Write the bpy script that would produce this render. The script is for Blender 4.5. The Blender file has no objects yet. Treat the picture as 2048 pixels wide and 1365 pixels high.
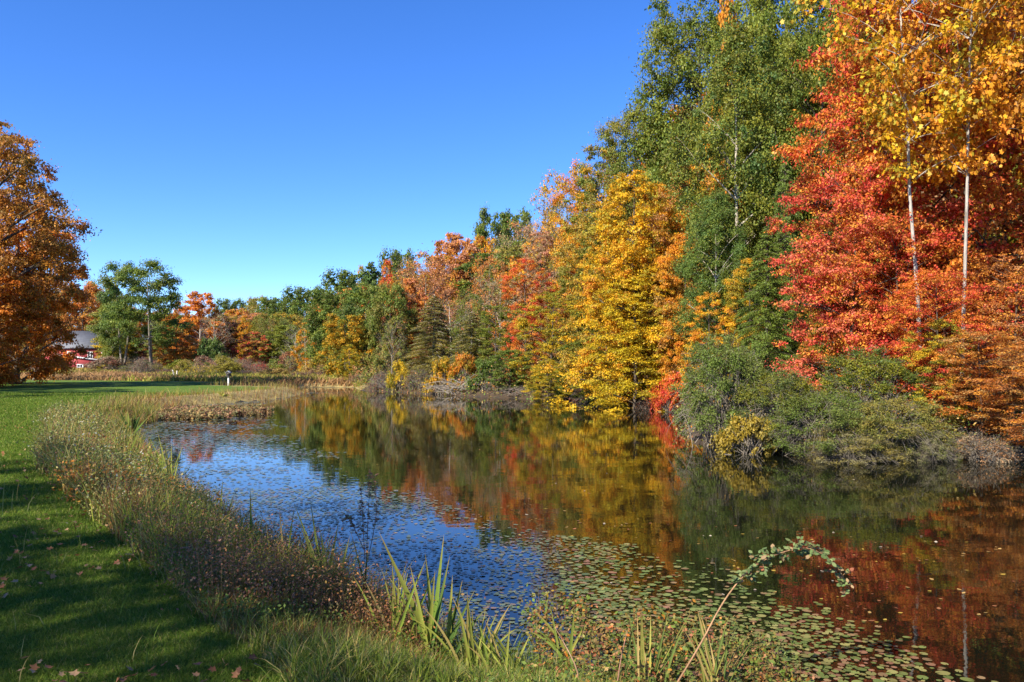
import bpy, math
import numpy as np
from mathutils import Vector

# ------------------------------------------------------------------ camera, sky, sun
SC = bpy.context.scene
COL = SC.collection
F, CX, HZ, CAMZ = 1577.0, 1024.0, 730.0, 2.05      # focal length (px of a 2048 px frame), centre column, horizon row, eye height
cd = bpy.data.cameras.new('camera'); cam = bpy.data.objects.new('camera', cd); COL.objects.link(cam)
cam.location = (0, 0, CAMZ); cam.rotation_euler = (math.radians(90), 0, 0)
cd.sensor_width = 36; cd.lens = 36 * F / 2048; cd.shift_y = (HZ - 682.5) / 2048
cd.clip_start = 0.05; cd.clip_end = 5000
SC.camera = cam

SUN_EL = math.radians(36); SUN_AZ = math.atan2(-0.69, -0.72)      # azimuth measured from +Y towards +X
w = bpy.data.worlds.new('World'); SC.world = w; w.use_nodes = True
nt = w.node_tree; bg = nt.nodes['Background']
sky = nt.nodes.new('ShaderNodeTexSky'); sky.sky_type = 'NISHITA'; sky.sun_disc = False
sky.sun_elevation = SUN_EL; sky.sun_rotation = SUN_AZ % (2 * math.pi)
sky.air_density = 0.72; sky.dust_density = 0.0; sky.ozone_density = 5.0
hs = nt.nodes.new('ShaderNodeHueSaturation'); hs.inputs['Saturation'].default_value = 1.2; hs.inputs['Hue'].default_value = 0.511
nt.links.new(sky.outputs[0], hs.inputs['Color']); nt.links.new(hs.outputs[0], bg.inputs[0])
bg.inputs[1].default_value = 0.122
sl = bpy.data.lights.new('sun', 'SUN'); sl.energy = 5.0; sl.angle = math.radians(0.53); sl.color = (1, 0.91, 0.76)
so = bpy.data.objects.new('sun', sl); COL.objects.link(so)
sdir = Vector((math.sin(SUN_AZ) * math.cos(SUN_EL), math.cos(SUN_AZ) * math.cos(SUN_EL), math.sin(SUN_EL)))
so.rotation_euler = (-sdir).to_track_quat('-Z', 'Y').to_euler()
SC.view_settings.view_transform = 'Standard'; SC.view_settings.look = 'None'
SC.view_settings.exposure = 1.25; SC.view_settings.gamma = 1.0
SC.render.engine = 'CYCLES'
cy = SC.cycles
cy.max_bounces = 6; cy.diffuse_bounces = 3; cy.glossy_bounces = 3; cy.transmission_bounces = 4; cy.transparent_max_bounces = 4
cy.use_denoising = False if False else True
cy.caustics_reflective = False; cy.caustics_refractive = False

# ------------------------------------------------------------------ helpers
def rng_(s): return np.random.default_rng(s)
def W(px, py, D):                                  # pixel + depth -> point
    return np.array([(px - CX) / F * D, D, CAMZ + (HZ - py) / F * D])
def G(px, py, z=0.0):                              # pixel on a level plane -> point
    D = (CAMZ - z) * F / (py - HZ); return np.array([(px - CX) / F * D, D, z])
def link(o, parent=None):
    COL.objects.link(o)
    if parent is not None: o.parent = parent
    return o
def tag(o, label=None, cat=None, group=None, kind=None):
    if label: o['label'] = label
    if cat: o['category'] = cat
    if group: o['group'] = group
    if kind: o['kind'] = kind
    return o
def empty(name, loc, rz=0.0, sc=(1, 1, 1)):
    o = bpy.data.objects.new(name, None); o.empty_display_size = 0.3
    o.location = [float(v) for v in loc]; o.rotation_euler = (0, 0, rz); o.scale = sc
    return link(o)

class MB:
    """collects geometry and builds one mesh"""
    def __init__(s): s.v = []; s.f = []; s.n = 0; s.att = {}; s.nf = 0
    def add(s, verts, faces, **att):               # faces: (m,k) int array, several arrays allowed in a list
        verts = np.asarray(verts, float).reshape(-1, 3)
        if not isinstance(faces, list): faces = [faces]
        fs = [np.asarray(f, int) for f in faces]
        s.v.append(verts)
        m = 0
        for f in fs:
            if f.ndim == 1: f = f[None]
            s.f.append(f + s.n); m += len(f)
        s.n += len(verts)
        s.nf += m
        for k, a in att.items(): s.att.setdefault(k, []).append(np.asarray(a, float))
        return m
    def tube(s, pts, rad, sides=6, cap=True):
        pts = np.asarray(pts, float); rad = np.asarray(rad, float); n = len(pts)
        t = np.gradient(pts, axis=0); t /= np.linalg.norm(t, axis=1)[:, None] + 1e-9
        ref = np.array([0, 0, 1.]) if abs(t[:, 2]).mean() < 0.8 else np.array([1., 0, 0])
        a = np.cross(t, ref); a /= np.linalg.norm(a, axis=1)[:, None] + 1e-9; b = np.cross(t, a)
        th = np.linspace(0, 2 * np.pi, sides, endpoint=False)
        ring = pts[:, None] + rad[:, None, None] * (a[:, None] * np.cos(th)[None, :, None] + b[:, None] * np.sin(th)[None, :, None])
        i = np.arange(n - 1)[:, None] * sides; j = np.arange(sides)[None]; k = (j + 1) % sides
        q = np.stack([i + j, i + k, i + sides + k, i + sides + j], -1).reshape(-1, 4)
        s.add(ring.reshape(-1, 3), q)
        if cap:
            s.f.append(np.array([(n - 1) * sides + np.arange(sides)]) + s.n - n * sides); s.nf += 1
            s.f.append(np.array([np.arange(sides)[::-1]]) + s.n - n * sides); s.nf += 1
    def box(s, c, d, rz=0.0):
        c = np.asarray(c, float); d = np.asarray(d, float) / 2
        v = np.array([[x, y, z] for x in (-1, 1) for y in (-1, 1) for z in (-1, 1)], float) * d
        cz, sz = math.cos(rz), math.sin(rz)
        v = np.c_[v[:, 0] * cz - v[:, 1] * sz, v[:, 0] * sz + v[:, 1] * cz, v[:, 2]] + c
        s.add(v, np.array([[0, 1, 3, 2], [4, 6, 7, 5], [0, 4, 5, 1], [2, 3, 7, 6], [0, 2, 6, 4], [1, 5, 7, 3]]))
    def prism(s, poly, y0, y1):                    # polygon in xz extruded along y
        p = np.asarray(poly, float); n = len(p)
        v = np.r_[np.c_[p[:, 0], np.full(n, y0), p[:, 1]], np.c_[p[:, 0], np.full(n, y1), p[:, 1]]]
        i = np.arange(n); j = (i + 1) % n
        s.add(v, [np.stack([i, j, j + n, i + n], -1), np.array([i[::-1]]), np.array([i + n])])
    def mesh(s, name, mat, smooth=False):
        me = bpy.data.meshes.new(name)
        v = np.concatenate(s.v); me.vertices.add(len(v)); me.vertices.foreach_set('co', v.astype(np.float32).ravel())
        li = np.concatenate([f.ravel() for f in s.f]).astype(np.int32)
        ct = np.concatenate([np.full(len(f), f.shape[1]) for f in s.f])
        st = np.r_[0, np.cumsum(ct)[:-1]].astype(np.int32)
        me.loops.add(len(li)); me.loops.foreach_set('vertex_index', li)
        me.polygons.add(len(ct)); me.polygons.foreach_set('loop_start', st)
        if smooth: me.polygons.foreach_set('use_smooth', np.ones(len(ct), bool))
        me.update(calc_edges=True)
        for k, a in s.att.items():
            a = np.concatenate(a)
            if a.ndim == 1:
                at = me.attributes.new(k, 'FLOAT', 'FACE'); at.data.foreach_set('value', a.astype(np.float32))
            else:
                at = me.attributes.new(k, 'FLOAT_VECTOR', 'FACE'); at.data.foreach_set('vector', a.astype(np.float32).ravel())
        me.materials.append(mat)
        return me
    def build(s, name, mat, parent=None, smooth=False):
        return link(bpy.data.objects.new(name, s.mesh(name, mat, smooth)), parent)

# ------------------------------------------------------------------ materials
def newmat(name):
    m = bpy.data.materials.new(name); m.use_nodes = True
    return m, m.node_tree, m.node_tree.nodes['Principled BSDF']
def noise(nt, scale, detail=4, rough=0.55, coord='Object', stretch=None):
    tc = nt.nodes.new('ShaderNodeTexCoord'); n = nt.nodes.new('ShaderNodeTexNoise')
    n.inputs['Scale'].default_value = scale; n.inputs['Detail'].default_value = detail; n.inputs['Roughness'].default_value = rough
    if stretch:
        mp = nt.nodes.new('ShaderNodeMapping'); mp.inputs['Scale'].default_value = stretch
        nt.links.new(tc.outputs[coord], mp.inputs[0]); nt.links.new(mp.outputs[0], n.inputs['Vector'])
    else: nt.links.new(tc.outputs[coord], n.inputs['Vector'])
    return n
def ramp(nt, src, stops):
    r = nt.nodes.new('ShaderNodeValToRGB'); e = r.color_ramp.elements
    while len(e) < len(stops): e.new(0.5)
    for i, (p, c) in enumerate(stops): e[i].position = p; e[i].color = (*c, 1)
    nt.links.new(src, r.inputs[0]); return r
def mixc(nt, fac, a, b, mode='MIX'):
    m = nt.nodes.new('ShaderNodeMix'); m.data_type = 'RGBA'; m.blend_type = mode
    for sock, val in ((m.inputs[0], fac), (m.inputs[6], a), (m.inputs[7], b)):
        if hasattr(val, 'links') or hasattr(val, 'is_output'): nt.links.new(val, sock)
        elif isinstance(val, (int, float)): sock.default_value = val
        else: sock.default_value = (*val, 1)
    return m.outputs[2]
def bump(nt, bs, h, strength=0.5, dist=0.02):
    b = nt.nodes.new('ShaderNodeBump'); b.inputs['Strength'].default_value = strength; b.inputs['Distance'].default_value = dist
    nt.links.new(h, b.inputs['Height']); nt.links.new(b.outputs[0], bs.inputs['Normal']); return b
def leafshade(nt, bs, colour, transl=0.32, rough=0.5, spec=0.25):
    nt.links.new(colour, bs.inputs['Base Color']); bs.inputs['Roughness'].default_value = rough
    bs.inputs['Specular IOR Level'].default_value = spec
    tr = nt.nodes.new('ShaderNodeBsdfTranslucent'); nt.links.new(colour, tr.inputs[0])
    mx = nt.nodes.new('ShaderNodeMixShader'); mx.inputs[0].default_value = transl
    nt.links.new(bs.outputs[0], mx.inputs[1]); nt.links.new(tr.outputs[0], mx.inputs[2])
    nt.links.new(mx.outputs[0], nt.nodes['Material Output'].inputs[0])

def mat_tree_leaf(name, transl=0.32):
    m, nt, bs = newmat(name)
    oi = nt.nodes.new('ShaderNodeObjectInfo')
    a2 = nt.nodes.new('ShaderNodeAttribute'); a2.attribute_type = 'OBJECT'; a2.attribute_name = 'leaf2'
    av = nt.nodes.new('ShaderNodeAttribute'); av.attribute_name = 'v'
    ab = nt.nodes.new('ShaderNodeAttribute'); ab.attribute_name = 'b'
    mr = nt.nodes.new('ShaderNodeMapRange'); mr.interpolation_type = 'SMOOTHSTEP'
    mr.inputs[1].default_value = 0.25; mr.inputs[2].default_value = 0.75
    nt.links.new(av.outputs['Fac'], mr.inputs[0])
    c = mixc(nt, mr.outputs[0], oi.outputs['Color'], a2.outputs['Color'])
    aw = nt.nodes.new('ShaderNodeAttribute'); aw.attribute_name = 'w'; a3 = nt.nodes.new('ShaderNodeAttribute'); a3.attribute_type = 'OBJECT'; a3.attribute_name = 'leaf3'
    mw = nt.nodes.new('ShaderNodeMapRange'); mw.inputs[1].default_value = 0.62; mw.inputs[2].default_value = 0.74; nt.links.new(aw.outputs['Fac'], mw.inputs[0])
    c = mixc(nt, mw.outputs[0], c, a3.outputs['Color'])                    # some sprays have turned differently
    mb_ = nt.nodes.new('ShaderNodeMapRange'); mb_.inputs[1].default_value = 0.8; mb_.inputs[2].default_value = 0.7; mb_.inputs[3].default_value = 0.0; mb_.inputs[4].default_value = 0.4
    nt.links.new(ab.outputs['Fac'], mb_.inputs[0]); c = mixc(nt, mb_.outputs[0], c, (0.27, 0.19, 0.07))   # a share of dull, dried leaves
    vm = nt.nodes.new('ShaderNodeVectorMath'); vm.operation = 'SCALE'
    nt.links.new(c, vm.inputs[0]); nt.links.new(ab.outputs['Fac'], vm.inputs['Scale'])
    leafshade(nt, bs, vm.outputs[0], transl)
    return m
def mat_tint(name, transl=0.3, rough=0.55, spec=0.25):
    m, nt, bs = newmat(name)
    a = nt.nodes.new('ShaderNodeAttribute'); a.attribute_name = 'tint'
    leafshade(nt, bs, a.outputs['Vector'], transl, rough, spec)
    return m
LEAF = mat_tree_leaf('tree_leaves', 0.42)
NEEDLE = mat_tree_leaf('needles', 0.12)
TINT = mat_tint('leaf_tinted', 0.3)
BLADE = mat_tint('grass_blades', 0.38, 0.6, 0.1)
PADM = mat_tint('lily_pad', 0.1, 0.38, 0.5)

def mat_bark():
    m, nt, bs = newmat('bark')
    oi = nt.nodes.new('ShaderNodeObjectInfo')
    n = noise(nt, 3.0, 6, 0.65, stretch=(3, 3, 0.8)); r = ramp(nt, n.outputs[0], [(0.3, (0.35, 0.33, 0.3)), (0.55, (0.9, 0.88, 0.85)), (0.75, (1.25, 1.22, 1.18))])
    c = mixc(nt, 1.0, oi.outputs['Color'], r.outputs[0], 'MULTIPLY')
    nt.links.new(c, bs.inputs['Base Color']); bs.inputs['Roughness'].default_value = 0.85
    bump(nt, bs, n.outputs[0], 0.8, 0.05)
    return m
BARK = mat_bark()

def mat_plain(name, col, rough=0.7, var=0.25, scale=6, stretch=None, bmp=0.0):
    m, nt, bs = newmat(name)
    n = noise(nt, scale, 5, 0.6, stretch=stretch)
    lo = tuple(c * (1 - var) for c in col); hi = tuple(min(1, c * (1 + var)) for c in col)
    r = ramp(nt, n.outputs[0], [(0.3, lo), (0.7, hi)])
    nt.links.new(r.outputs[0], bs.inputs['Base Color']); bs.inputs['Roughness'].default_value = rough
    if bmp: bump(nt, bs, n.outputs[0], bmp, 0.02)
    return m

# ------------------------------------------------------------------ shoreline and terrain
SHORE = np.array([(7, -3), (5.2, 2.6), (3.4, 2.6), (2.2, 3.5), (1.2, 4.4), (0.4, 4.95), (-0.2, 5.3), (-0.8, 5.95), (-1.5, 6.9), (-2.1, 7.6),
    (-2.8, 8.5), (-3.7, 9.7), (-5.1, 11.8), (-7.0, 15.2), (-8.9, 18.6), (-11.2, 22.4), (-12.6, 25.6), (-12.9, 28.4), (-14.9, 33), (-15.9, 38),
    (-15.6, 41.5), (-14.3, 45), (-13.9, 49), (-14.6, 55), (-15.6, 60), (-20, 63), (-26, 66), (-27, 70), (-20, 71.5), (-14.5, 71.5), (-12.2, 63), (-8.6, 58.8),
    (-2.5, 50.5), (2.0, 46.2), (4.6, 43), (7.3, 38.5), (9.2, 33), (8.2, 29), (6.0, 26.5), (4.9, 23.5), (4.7, 20.4), (6.0, 18.2), (8.0, 17.3), (10.8, 16.8), (15, 16.2),
    (21, 14), (26, 8), (24, -3)], float)
def sdf(x, y):                                     # > 0 on land
    x = np.atleast_1d(np.asarray(x, float)); y = np.atleast_1d(np.asarray(y, float))
    d = np.full(x.shape, 1e9); ins = np.zeros(x.shape, bool)
    n = len(SHORE)
    for i in range(n):
        ax, ay = SHORE[i]; bx, by = SHORE[(i + 1) % n]
        ex, ey = bx - ax, by - ay
        t = np.clip(((x - ax) * ex + (y - ay) * ey) / (ex * ex + ey * ey), 0, 1)
        d = np.minimum(d, np.hypot(x - ax - t * ex, y - ay - t * ey))
        c = ((ay > y) != (by > y)) & (x < (bx - ax) * (y - ay) / (by - ay + 1e-12) + ax)
        ins ^= c
    return np.where(ins, -d, d)
def ss(a, b, x):
    t = np.clip((x - a) / (b - a), 0, 1); return t * t * (3 - 2 * t)
def vnoise(x, y, s, seed=0):                       # cheap smooth noise, 0..1
    r = rng_(seed); o = 0
    for k in range(6):
        a = r.uniform(0, 2 * np.pi); f = s * r.uniform(0.6, 1.9); p = r.uniform(0, 7)
        o = o + np.sin((x * math.cos(a) + y * math.sin(a)) * f + p + 1.3 * np.sin((y * math.cos(a) - x * math.sin(a)) * f * 0.7 + p * 2))
    return 0.5 + o / 12 * 1.6
def ground(x, y):
    x = np.atleast_1d(np.asarray(x, float)); y = np.atleast_1d(np.asarray(y, float))
    d = sdf(x, y) + 0.18 * (vnoise(x, y, 2.2, 5) - 0.5)
    right = ss(-14, 4, (x - 8) * 0.909 + (y - 16) * 0.417)
    z = np.where(d < 0, np.maximum(-0.9, d * 0.5), 0.36 * ss(0, 1.5, d) + 0.05 * np.minimum(d, 1))
    s = (x - 9) * 0.909 + (y - 16) * 0.417
    z = z + np.where(d > 0, 17 * ss(3, 95, s) * np.minimum(d / 5, 1), 0)
    z = z + 9 * ss(150, 330, y) + 0.004 * np.clip(y - 74, 0, 100) * (1 - right) + 0.03 * np.clip(-x - 25, 0, 60) * 0.3
    z = z + np.where(d > 1, 0.04 * (vnoise(x, y, 0.8, 3) - 0.5), 0)
    return z
def gz(x, y): return float(ground(x, y)[0])

LAWN_EDGE = np.array([(-0.3, -6), (-0.6, 2.5), (-1.15, 4.1), (-1.9, 5.0), (-3.15, 6.7), (-5.3, 9.6), (-7.8, 13.0), (-10.2, 17.3), (-12.9, 21.7), (-15.3, 28.9), (-17.4, 35), (-17.9, 41), (-17, 46), (-16.6, 54), (-17.5, 58), (-25, 63), (-27, 74), (-120, 82), (-120, -40), (-0.3, -40)], float)
def in_poly(x, y, P):
    ins = np.zeros(np.shape(x), bool); n = len(P)
    for i in range(n):
        ax, ay = P[i]; bx, by = P[(i + 1) % n]
        ins ^= ((ay > y) != (by > y)) & (x < (bx - ax) * (y - ay) / (by - ay + 1e-12) + ax)
    return ins

def terrain():
    u = np.linspace(-1, 1, 380); xs = 700 * np.sinh(u * 6.6) / np.sinh(6.6) - 1.5
    u = np.linspace(-0.62, 1, 400); ys = 900 * np.sinh(u * 6.9) / np.sinh(6.9) + 7
    X, Y = np.meshgrid(xs, ys); Z = ground(X.ravel(), Y.ravel()).reshape(X.shape)
    V = np.stack([X, Y, Z], -1).reshape(-1, 3); nx = len(xs); ny = len(ys)
    i, j = np.meshgrid(np.arange(nx - 1), np.arange(ny - 1)); a = (j * nx + i).ravel()
    Q = np.stack([a, a + 1, a + nx + 1, a + nx], -1)
    C = V[Q].mean(1); d = sdf(C[:, 0], C[:, 1])
    lawn = in_poly(C[:, 0], C[:, 1], LAWN_EDGE) & (d > 0)
    s = (C[:, 0] - 8) * 0.909 + (C[:, 1] - 16) * 0.417
    wood = (d > 0) & ((s > -9) & (C[:, 1] > 12) & (C[:, 0] > -12) | (C[:, 1] > 128))
    bed = d <= 0
    zone = np.where(bed, 3, np.where(lawn, 0, np.where(wood, 2, 1)))
    m0, n0, b0 = newmat('lawn_turf')
    na = noise(n0, 0.5, 5, 0.6); nb = noise(n0, 45, 6, 0.7)
    c = mixc(n0, 0.5, ramp(n0, na.outputs[0], [(0.3, (0.075, 0.13, 0.016)), (0.55, (0.11, 0.17, 0.022)), (0.72, (0.16, 0.18, 0.04))]).outputs[0],
             ramp(n0, nb.outputs[0], [(0.3, (0.035, 0.085, 0.012)), (0.6, (0.1, 0.17, 0.022)), (0.75, (0.16, 0.2, 0.05))]).outputs[0])
    n0.links.new(c, b0.inputs['Base Color']); b0.inputs['Roughness'].default_value = 0.9; b0.inputs['Specular IOR Level'].default_value = 0.1
    bump(n0, b0, nb.outputs[0], 1.0, 0.03)
    m1 = mat_plain('meadow_soil', (0.26, 0.2, 0.07), 0.95, 0.5, 1.5, bmp=0.5)
    m2 = mat_plain('forest_floor', (0.05, 0.03, 0.014), 0.95, 0.6, 2.5, bmp=0.6)
    m3 = mat_plain('pond_mud', (0.03, 0.024, 0.014), 0.9, 0.4, 2.0)
    for k, (nm, m) in enumerate((('lawn', m0), ('meadow_ground', m1), ('woodland_floor', m2), ('pond_bed', m3))):
        q = Q[zone == k]; idx, inv = np.unique(q, return_inverse=True)
        b = MB(); b.add(V[idx], inv.reshape(-1, 4)); o = b.build(nm, m, smooth=True); o['kind'] = 'structure'
terrain()

def water():
    n = len(SHORE); P = SHORE
    t = np.roll(P, -1, 0) - np.roll(P, 1, 0); t /= np.linalg.norm(t, axis=1)[:, None]
    N = np.c_[t[:, 1], -t[:, 0]]
    if sdf(*(P[10] + N[10] * 0.3))[0] < 0: N = -N
    E = P + N * 0.7
    b = MB(); b.add(np.c_[E, np.zeros(n)], np.array([np.arange(n)]))
    m, nt, bs = newmat('pond_water')
    bs.inputs['Base Color'].default_value = (0.005, 0.006, 0.003, 1); bs.inputs['Roughness'].default_value = 0.012
    bs.inputs['IOR'].default_value = 1.36; bs.inputs['Specular IOR Level'].default_value = 0.85
    a = noise(nt, 3.2, 2, 0.4, stretch=(0.6, 1, 1)); c = noise(nt, 0.35, 3, 0.5); d = noise(nt, 14, 2, 0.5, stretch=(0.7, 1, 1))
    m1 = nt.nodes.new('ShaderNodeMath'); m1.operation = 'MULTIPLY'; nt.links.new(a.outputs[0], m1.inputs[0]); nt.links.new(c.outputs[0], m1.inputs[1])
    m2 = nt.nodes.new('ShaderNodeMath'); m2.operation = 'MULTIPLY_ADD'; nt.links.new(d.outputs[0], m2.inputs[0]); m2.inputs[1].default_value = 0.12; nt.links.new(m1.outputs[0], m2.inputs[2])
    bp = bump(nt, bs, m2.outputs[0], 1.0, 0.0038)
    pz = noise(nt, 0.12, 3, 0.6, stretch=(0.5, 1, 1)); mr = nt.nodes.new('ShaderNodeMapRange'); mr.inputs[1].default_value = 0.35; mr.inputs[2].default_value = 0.7; mr.inputs[3].default_value = 0.35; mr.inputs[4].default_value = 1.0
    nt.links.new(pz.outputs[0], mr.inputs[0]); nt.links.new(mr.outputs[0], bp.inputs['Strength'])
    o = b.build('pond_water', m); o['kind'] = 'structure'
    if o.data.polygons[0].normal.z < 0: o.data.flip_normals()
water()

# ------------------------------------------------------------------ leaves, trees, shrubs
SH_KITE = np.array([(0, -0.5), (0.3, 0.0), (0, 0.5), (-0.3, 0.0)])
SH_OVAL = np.array([(0, -0.5), (0.27, -0.2), (0.27, 0.15), (0, 0.5), (-0.27, 0.15), (-0.27, -0.2)])
SH_LOBE = np.array([(0, -0.45), (0.42, -0.38), (0.26, -0.08), (0.55, 0.12), (0.2, 0.22), (0, 0.55), (-0.2, 0.22), (-0.55, 0.12), (-0.26, -0.08), (-0.42, -0.38)])
SH_THIN = np.array([(0, -0.5), (0.11, -0.05), (0, 0.5), (-0.11, -0.05)])
def unit(a): return a / (np.linalg.norm(a, axis=-1, keepdims=True) + 1e-9)
def rdir(r, n): return unit(r.normal(size=(n, 3)))
def leafgeo(r, pos, nrm, size, shape=SH_KITE, along=None):
    n = len(pos); nrm = unit(nrm)
    t = rdir(r, n) if along is None else along
    u = unit(t - nrm * (t * nrm).sum(-1, keepdims=True)); v = np.cross(nrm, u)
    k = len(shape)
    V = pos[:, None] + size[:, None, None] * (v[:, None] * shape[None, :, 0, None] + u[:, None] * shape[None, :, 1, None])
    # slight fold along the midrib for the tips
    V[:, 0] += nrm * (size * 0.06)[:, None]
    return V.reshape(-1, 3), (np.arange(n)[:, None] * k + np.arange(k)[None])
def bez(a, b, c, n):
    t = np.linspace(0, 1, n)[:, None]; return (1 - t) ** 2 * a + 2 * t * (1 - t) * b + t * t * c

PROF = {
    'round': lambda t: np.clip(1 - np.abs(1.75 * t - 0.85) ** 3.2, 0.02, 1) ** 0.6,
    'oval': lambda t: np.clip(1 - np.abs(1.85 * t - 0.88) ** 2.5, 0.02, 1) ** 0.7,
    'cone': lambda t: (1 - t) ** 0.8 * 0.95 + 0.07,
    'vase': lambda t: 0.35 + 0.65 * np.sin(np.pi * (0.05 + t * 0.8)) ** 0.9,
    'full': lambda t: 0.25 + 0.75 * (1 - t ** 2.6),
    'dome': lambda t: np.sqrt(np.clip(1 - t * t * 0.96, 0, 1)),
}
def tree_meshes(name, seed, H, R, cb, prof='round', ncl=70, clr=1.0, nleaf=20000, ls=0.2, flat=0.6, tr=0.2, shape=SH_KITE, spread=0.45,
                twigs=0, stems=1, outer=0.55, mat=None, up=0.5, lobes=0.22, limbfac=1.0, droop=0.0, limbr=1.0):
    r = rng_(seed); P = PROF[prof]
    t = (np.arange(ncl) + 0.5) / ncl; t = np.clip(t + r.normal(0, 0.5 / ncl ** 0.5 * 0.3, ncl), 0.01, 0.99)
    a = np.arange(ncl) * 2.39996 + r.normal(0, 0.35, ncl)
    ph = r.uniform(0, 7, 4)
    lob = 1 + lobes * (np.sin(2 * a + ph[0] + 3 * t) + 0.7 * np.sin(5 * a + ph[1] - 6 * t)) + 0.5 * lobes * np.sin(9 * t + ph[2])
    rr = R * P(t) * lob * (1 - outer + outer * np.sqrt(r.random(ncl)))
    z = cb + t * (H - cb)
    C = np.c_[np.cos(a) * rr, np.sin(a) * rr, z]
    if droop: C[:, 2] -= droop * (rr / R) ** 1.5
    cr = clr * r.uniform(0.55, 1.35, ncl) * (0.65 + 0.5 * P(t))
    # ---- wood
    wb = MB(); spine_pts = []
    lean = r.normal(0, 0.02, 2)
    trunks = []
    for k in range(stems):
        n = 14; zz = np.linspace(0, H * 0.93, n)
        ang = k * 2 * np.pi / max(1, stems) + r.uniform(0, 1)
        off = (0 if stems == 1 else 1) * (zz / H) ** 0.8 * R * 0.55
        wob = np.cumsum(r.normal(0, 0.012 * H / 10, (n, 2)), axis=0); wob[0] = 0
        p = np.c_[lean[0] * zz + np.cos(ang) * off + wob[:, 0], lean[1] * zz + np.sin(ang) * off + wob[:, 1], zz - (0.25 if k == 0 else 0.25)]
        rad = tr * (0.15 + 0.85 * (1 - zz / (H * 0.93)) ** 0.85) * (1 if stems == 1 else 0.7); rad[0] *= 1.45; rad[-1] = tr * 0.08
        wb.tube(p, rad, 9 if tr > 0.12 else 6); trunks.append((p, rad))
        spine_pts.append(np.c_[p, rad])
    S = np.concatenate(spine_pts)
    order = np.argsort(r.random(ncl)); nmain = max(4, int(ncl * 0.22 * limbfac))
    nodes = [S]
    for q, i in enumerate(order):
        c = C[i]
        N = nodes[0] if q < nmain else np.concatenate(nodes)
        dv = c - N[:, :3]; dist = np.linalg.norm(dv, axis=1); hd = np.hypot(dv[:, 0], dv[:, 1])
        cost = np.abs(dv[:, 2] - hd * spread) + 0.5 * dist + np.where(dv[:, 2] < 0, 1.5 * -dv[:, 2], 0) if q < nmain else dist + np.where(dv[:, 2] < 0, 2 * -dv[:, 2], 0)
        j = int(np.argmin(cost)); b0 = N[j, :3]; r0 = min(N[j, 3] * 0.6, tr * limbr * (0.34 if q < nmain else 0.16))
        mid = (b0 + c) / 2 + np.array([0, 0, 0.12 * dist[j]]) * (1 if q < nmain else 0.4) + r.normal(0, 0.05 * dist[j], 3)
        m = 6 if q < nmain else 4
        p = bez(b0, mid, c, m); rad = np.linspace(r0, max(0.006, r0 * 0.25), m)
        wb.tube(p, rad, 5 if q < nmain else 3, cap=False); nodes.append(np.c_[p[1:], rad[1:]])
        for _ in range(twigs):
            e = c + rdir(r, 1)[0] * cr[i] * r.uniform(0.7, 1.3) * np.array([1, 1, 0.8]) + np.array([0, 0, 0.35 * cr[i]])
            bb = p[-1 - (r.random() < 0.4)]
            wb.tube(bez(bb, (bb + e) / 2 + r.normal(0, 0.08, 3) * cr[i], e, 3), [max(0.004, rad[-1] * 0.7), max(0.003, rad[-1] * 0.5), 0.003 * H / 10], 3, cap=False)
    # ---- leaves
    wgt = cr ** 2; cnt = r.multinomial(nleaf, wgt / wgt.sum()); ci = np.repeat(np.arange(ncl), cnt); n = len(ci)
    d = rdir(r, n); rad = cr[ci] * r.random(n) ** 0.45 * (1 + 0.25 * r.normal(size=n) * (r.random(n) < 0.25))
    # clumps are themselves broken into sprays
    spr = r.integers(0, 9, n); sd = unit(rng_(seed + 5).normal(size=(ncl, 9, 3)))[ci, spr]
    off = (d * 0.42 + sd * 0.75) * rad[:, None] * np.array([1, 1, flat])
    pos = C[ci] + off
    if droop: pos[:, 2] -= 0.25 * np.hypot(off[:, 0], off[:, 1])
    nrm = (d + sd) * 0.45 + np.array([0, 0, up]) + r.normal(size=(n, 3)) * 0.55
    size = ls * r.uniform(0.65, 1.25, n)
    cv = r.random(ncl)[ci]; sv = rng_(seed + 9).random((ncl, 9))[ci, spr]
    v = 0.42 * cv + 0.25 * sv + 0.33 * r.random(n)
    b = r.uniform(0.72, 1.22, n) * (0.88 + 0.24 * r.random(ncl)[ci])
    lb = MB(); V, Fc = leafgeo(r, pos, nrm, size, shape); lb.add(V, Fc, v=v, b=b, w=0.75 * rng_(seed + 19).random((ncl, 9))[ci, spr] + 0.25 * r.random(n))
    return wb.mesh(name + '_wood', BARK, True), lb.mesh(name + '_leaves', mat or LEAF), H, R

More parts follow.
